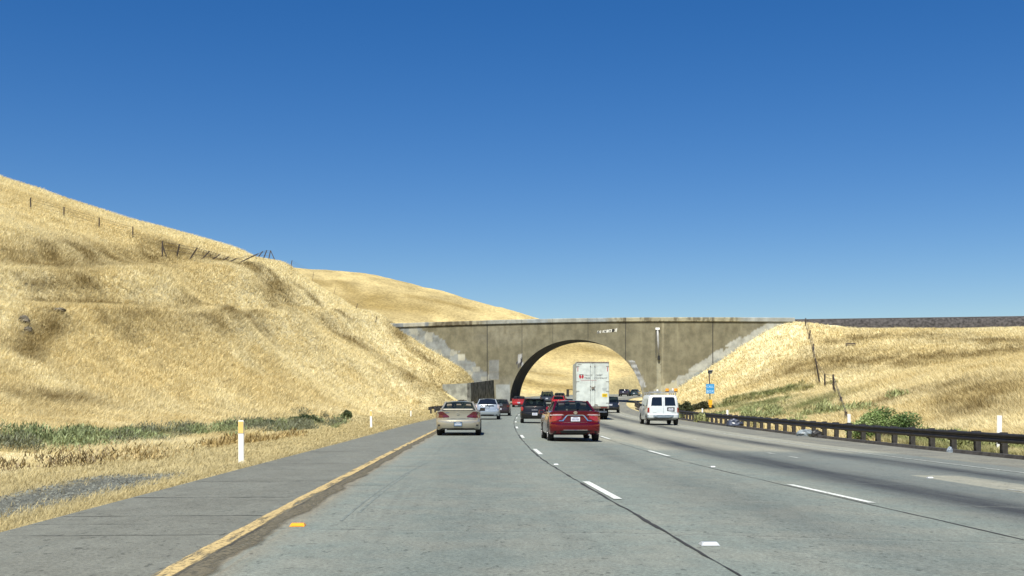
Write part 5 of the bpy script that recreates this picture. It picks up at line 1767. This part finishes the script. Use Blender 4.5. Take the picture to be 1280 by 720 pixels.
# --- box truck
td = 88.5
tx = (740.8 - 640) * td / F
tz = float(zroad(tx - float(xc(td)), td))
tr = empty('box_truck', (tx, td, tz), -math.atan(heading(td)) - .004, 'tall white box truck with a red logo and lettering on its rear doors', 'truck')
TW, TH, TB, TL = 2.50, 4.42, .92, 7.2
bx = MB().box((0, TL / 2, (TH + TB) / 2), (TW, TL, TH - TB)).build('cargo_box', M['truck_white'], tr)
bv = bx.modifiers.new('bevel', 'BEVEL'); bv.width = .03; bv.segments = 2
MB().box((0, -.012, TH - .055), (TW - .02, .05, .10)).build('door_header', M['dirty_metal'], bx)
for sx in (-1, 1):
    d_ = MB().box((sx * (TW / 4 - .012), -.018, (TH - .12 + TB + .10) / 2), (TW / 2 - .07, .03, TH - TB - .24)).build('rear_door', M['truck_white'], tr)
    MB().tube([(sx * .165, -.055, TB + .16), (sx * .165, -.055, TH - .16)], .018, 8).build('lock_rod', M['label_grey'], d_)
    h_ = MB()
    for zz in (TB + .35, TB + 1.25, TB + 1.98, TH - .35): h_.box((sx * (TW / 2 - .10), -.038, zz), (.26, .02, .035))
    h_.build('hinge', M['dirty_metal'], d_)
    k_ = MB()
    for zz in (TB + .2, TB + 1.35, TB + 1.62, TH - .36): k_.box((sx * .165, -.06, zz), (.07, .04, .07))
    k_.build('lock_bracket', M['dirty_metal'], d_)
    MB().box((sx * .30, -.05, TB + .22), (.18, .03, .05), Matrix.Rotation(sx * .3, 3, 'Y')).build('door_stop', M['dirty_metal'], d_)
    MB().box((sx * (TW / 2 - .12), -.038, TH - .58), (.05, .012, .34)).build('marker_strip', M['ink_red'], d_)
MB().box((.02, -.075, TB + 1.5), (.22, .04, .16)).build('lock_handle', M['dirty_metal'], tr)
MB().box((-TW / 2 + .25, -.036, TH - .22), (.30, .01, .035)).build('marker_strip', M['dirty_metal'], tr)
# logo: two rounded red leaves
b = MB()
for sx in (-1, 1):
    n = 14
    v = [(-.86 + sx * .095 + .085 * math.cos(t) * (1 + .15 * math.sin(t)), -.0385, TH - 1.16 + (.15 if math.sin(t) > 0 else .13) * math.sin(t) + .02 * sx * math.cos(t)) for t in (2 * math.pi * k / n for k in range(n))]
    b.add(v, [tuple(range(n))])
b.build('logo', M['ink_red'], tr)
MB().box((-.86, -.037, TH - .99), (.34, .004, .06)).build('logo_cap', M['ink_grey'], tr)
for body, x0, z0, sz, sx_ in (('VALLEY', -.64, -1.09, .165, 1.12), ('CREST', .22, -1.09, .165, 1.12), ('TREE', -.64, -1.32, .19, 1.1), ('COMPANY', .10, -1.32, .19, 1.1)):
    text_mesh('lettering', body, sz, M['ink_grey'], tr, (x0, -.040, TH + z0), extrude=.003, sx=sx_)
MB().box((-.30, -.0375, TH - 1.42), (1.2, .004, .018)).build('lettering_rule', M['ink_red'], tr)
MB().box((.92, -.038, TB + .94), (.40, .01, .26)).build('yellow_label', M['label_yellow'], tr)
MB().box((.92, -.044, TB + .97), (.32, .006, .04)).box((.92, -.044, TB + .89), (.26, .006, .03)).build('label_print', M['graffiti_black'], tr)
for k in range(3): MB().box((.90, -.037, TB + 1.48 - .09 * k), (.38 - .05 * k, .008, .04)).build('small_lettering', M['label_grey'], tr)
MB().box((0, .05, TB + .01), (TW, .16, .16)).build('rear_sill', M['dirty_metal'], tr)
for sx in (-1, 1):
    q = MB().box((sx * (TW / 2 - .40), -.035, TB + .01), (.5, .02, .10)).build('taillight', M['tail_red'], tr)
MB().box((0, .25, .60), (TW - .3, .10, .12)).box((-.9, .25, .72), (.08, .08, .4)).box((.9, .25, .72), (.08, .08, .4)).build('under_ride_bar', M['steel'], tr)
for sx in (-1, 1): MB().box((sx * .98, 1.02, .56), (.55, .02, .62)).build('mud_flap', M['marker_white'] if sx < 0 else M['rubber'], tr)
MB().box((0, TL / 2, TB - .14), (.9, TL, .22)).box((0, 1.7, .5), (1.6, .16, .16)).build('chassis', M['black_plastic'], tr)
wv = MB().lathe_x([(-.28, .3), (-.28, .46), (-.24, .50), (-.04, .50), (0, .46), (0, .32), (-.06, .28)], (0, 0, 0)).build('wheel', M['rubber'], tr, True)
wr = MB().lathe_x([(-.09, .1), (-.05, .30), (-.02, .31), (-.06, .24), (-.08, .05)], (0, 0, 0)).build('rim', M['rim'], wv)
first = True
for sx in (-1, 1):
    for y, ins in ((1.7, 0), (1.7, .32), (TL + 1.0, .05)):
        o = wv if first else wv.copy(); q = wr if first else wr.copy()
        if not first: COL.objects.link(o); COL.objects.link(q); o.parent = tr; q.parent = o
        o.location = (sx * (TW / 2 - .03 - ins), y, .50); o.rotation_euler = (0, 0, 0 if sx > 0 else math.pi); first = False
# cab
cabm = paint('truck_cab_white', (.66, .67, .66), 0, .35)
cb = MB(); cb.add([(sx * 1.1, y, z) for sx in (-1, 1) for y, z in ((TL + .12, .62), (TL + .12, 2.75), (TL + 1.0, 2.78), (TL + 1.85, 1.75), (TL + 2.1, 1.6), (TL + 2.15, .62))],
           [(0, 1, 2, 3, 4, 5), (6, 7, 8, 9, 10, 11)] + [(k, (k + 1) % 6, 6 + (k + 1) % 6, 6 + k) for k in range(6)])
cab = cb.build('cab', cabm, tr)
MB().add([(sx * 1.0, y, z) for y, z in ((TL + 1.06, 2.72), (TL + 1.84, 1.80)) for sx in (-1, 1)], [(0, 1, 3, 2)]).build('windshield', M['glass_dark'], cab).location = (0, .02, .02)
for sx in (-1, 1):
    MB().add([(sx * 1.105, y, z) for y, z in ((TL + .35, 1.75), (TL + 1.65, 1.75), (TL + 1.0, 2.6), (TL + .35, 2.6))], [(0, 1, 2, 3)]).build('side_window', M['glass_dark'], cab)
    mm = MB().box((sx * 1.62, TL + 1.35, 2.12), (.22, .12, .62)).bar((sx * 1.1, TL + 1.35, 2.4), (sx * 1.62, TL + 1.35, 2.4), .04).build('wing_mirror', M['black_plastic'], tr)
MB().add([(sx * w_, y, z) for sx in (-1, 1) for y, z, w_ in ((TL - .02, 3.2, 1.2), (TL - .02, TH - .1, 1.2), (TL + .5, 3.3, .9))], [(0, 1, 2), (3, 4, 5), (0, 1, 4, 3), (1, 2, 5, 4), (0, 2, 5, 3)]).build('wind_deflector', cabm, tr)

# ------------------------------------------------------------------ light, sky, camera
SUN_EL, SUN_AZ_X, SUN_AZ_Y = R(60), -.26, -.965
hv = Vector((SUN_AZ_X, SUN_AZ_Y, 0)).normalized()
to_sun = Vector((hv.x * math.cos(SUN_EL), hv.y * math.cos(SUN_EL), math.sin(SUN_EL)))
sl = bpy.data.lights.new('sun', 'SUN'); sl.energy = 4.9; sl.angle = R(.53); sl.color = (1, .965, .86)
so = bpy.data.objects.new('sun', sl); COL.objects.link(so)
so.rotation_euler = (-to_sun).to_track_quat('-Z', 'Y').to_euler(); so.location = (0, 0, 60)

w = bpy.data.worlds.new('World'); scene.world = w; w.use_nodes = True
nt = w.node_tree; bg = nt.nodes['Background']
sky = nt.nodes.new('ShaderNodeTexSky'); sky.sky_type = 'NISHITA'; sky.sun_disc = False
sky.sun_elevation = SUN_EL
sky.sun_rotation = math.atan2(to_sun.x, to_sun.y)
sky.altitude = 300; sky.air_density = 1.0; sky.dust_density = .1; sky.ozone_density = 4.0
hs_ = nt.nodes.new('ShaderNodeHueSaturation'); hs_.inputs['Saturation'].default_value = 1.36; hs_.inputs['Hue'].default_value = .510
nt.links.new(sky.outputs[0], hs_.inputs['Color']); nt.links.new(hs_.outputs[0], bg.inputs[0]); bg.inputs[1].default_value = .059

cam = bpy.data.cameras.new('camera'); co = bpy.data.objects.new('camera', cam); COL.objects.link(co)
cam.sensor_width = 36; cam.lens = F / 1280 * 36
cam.shift_y = (HY - 360) / 1280
cam.clip_start = .1; cam.clip_end = 6000
co.location = (0, 0, CAMZ); co.rotation_euler = (R(90), 0, 0)
scene.camera = co
scene.view_settings.view_transform = 'Standard'; scene.view_settings.look = 'None'
scene.view_settings.exposure = .75; scene.view_settings.gamma = 1; scene.view_settings.use_curve_mapping = False
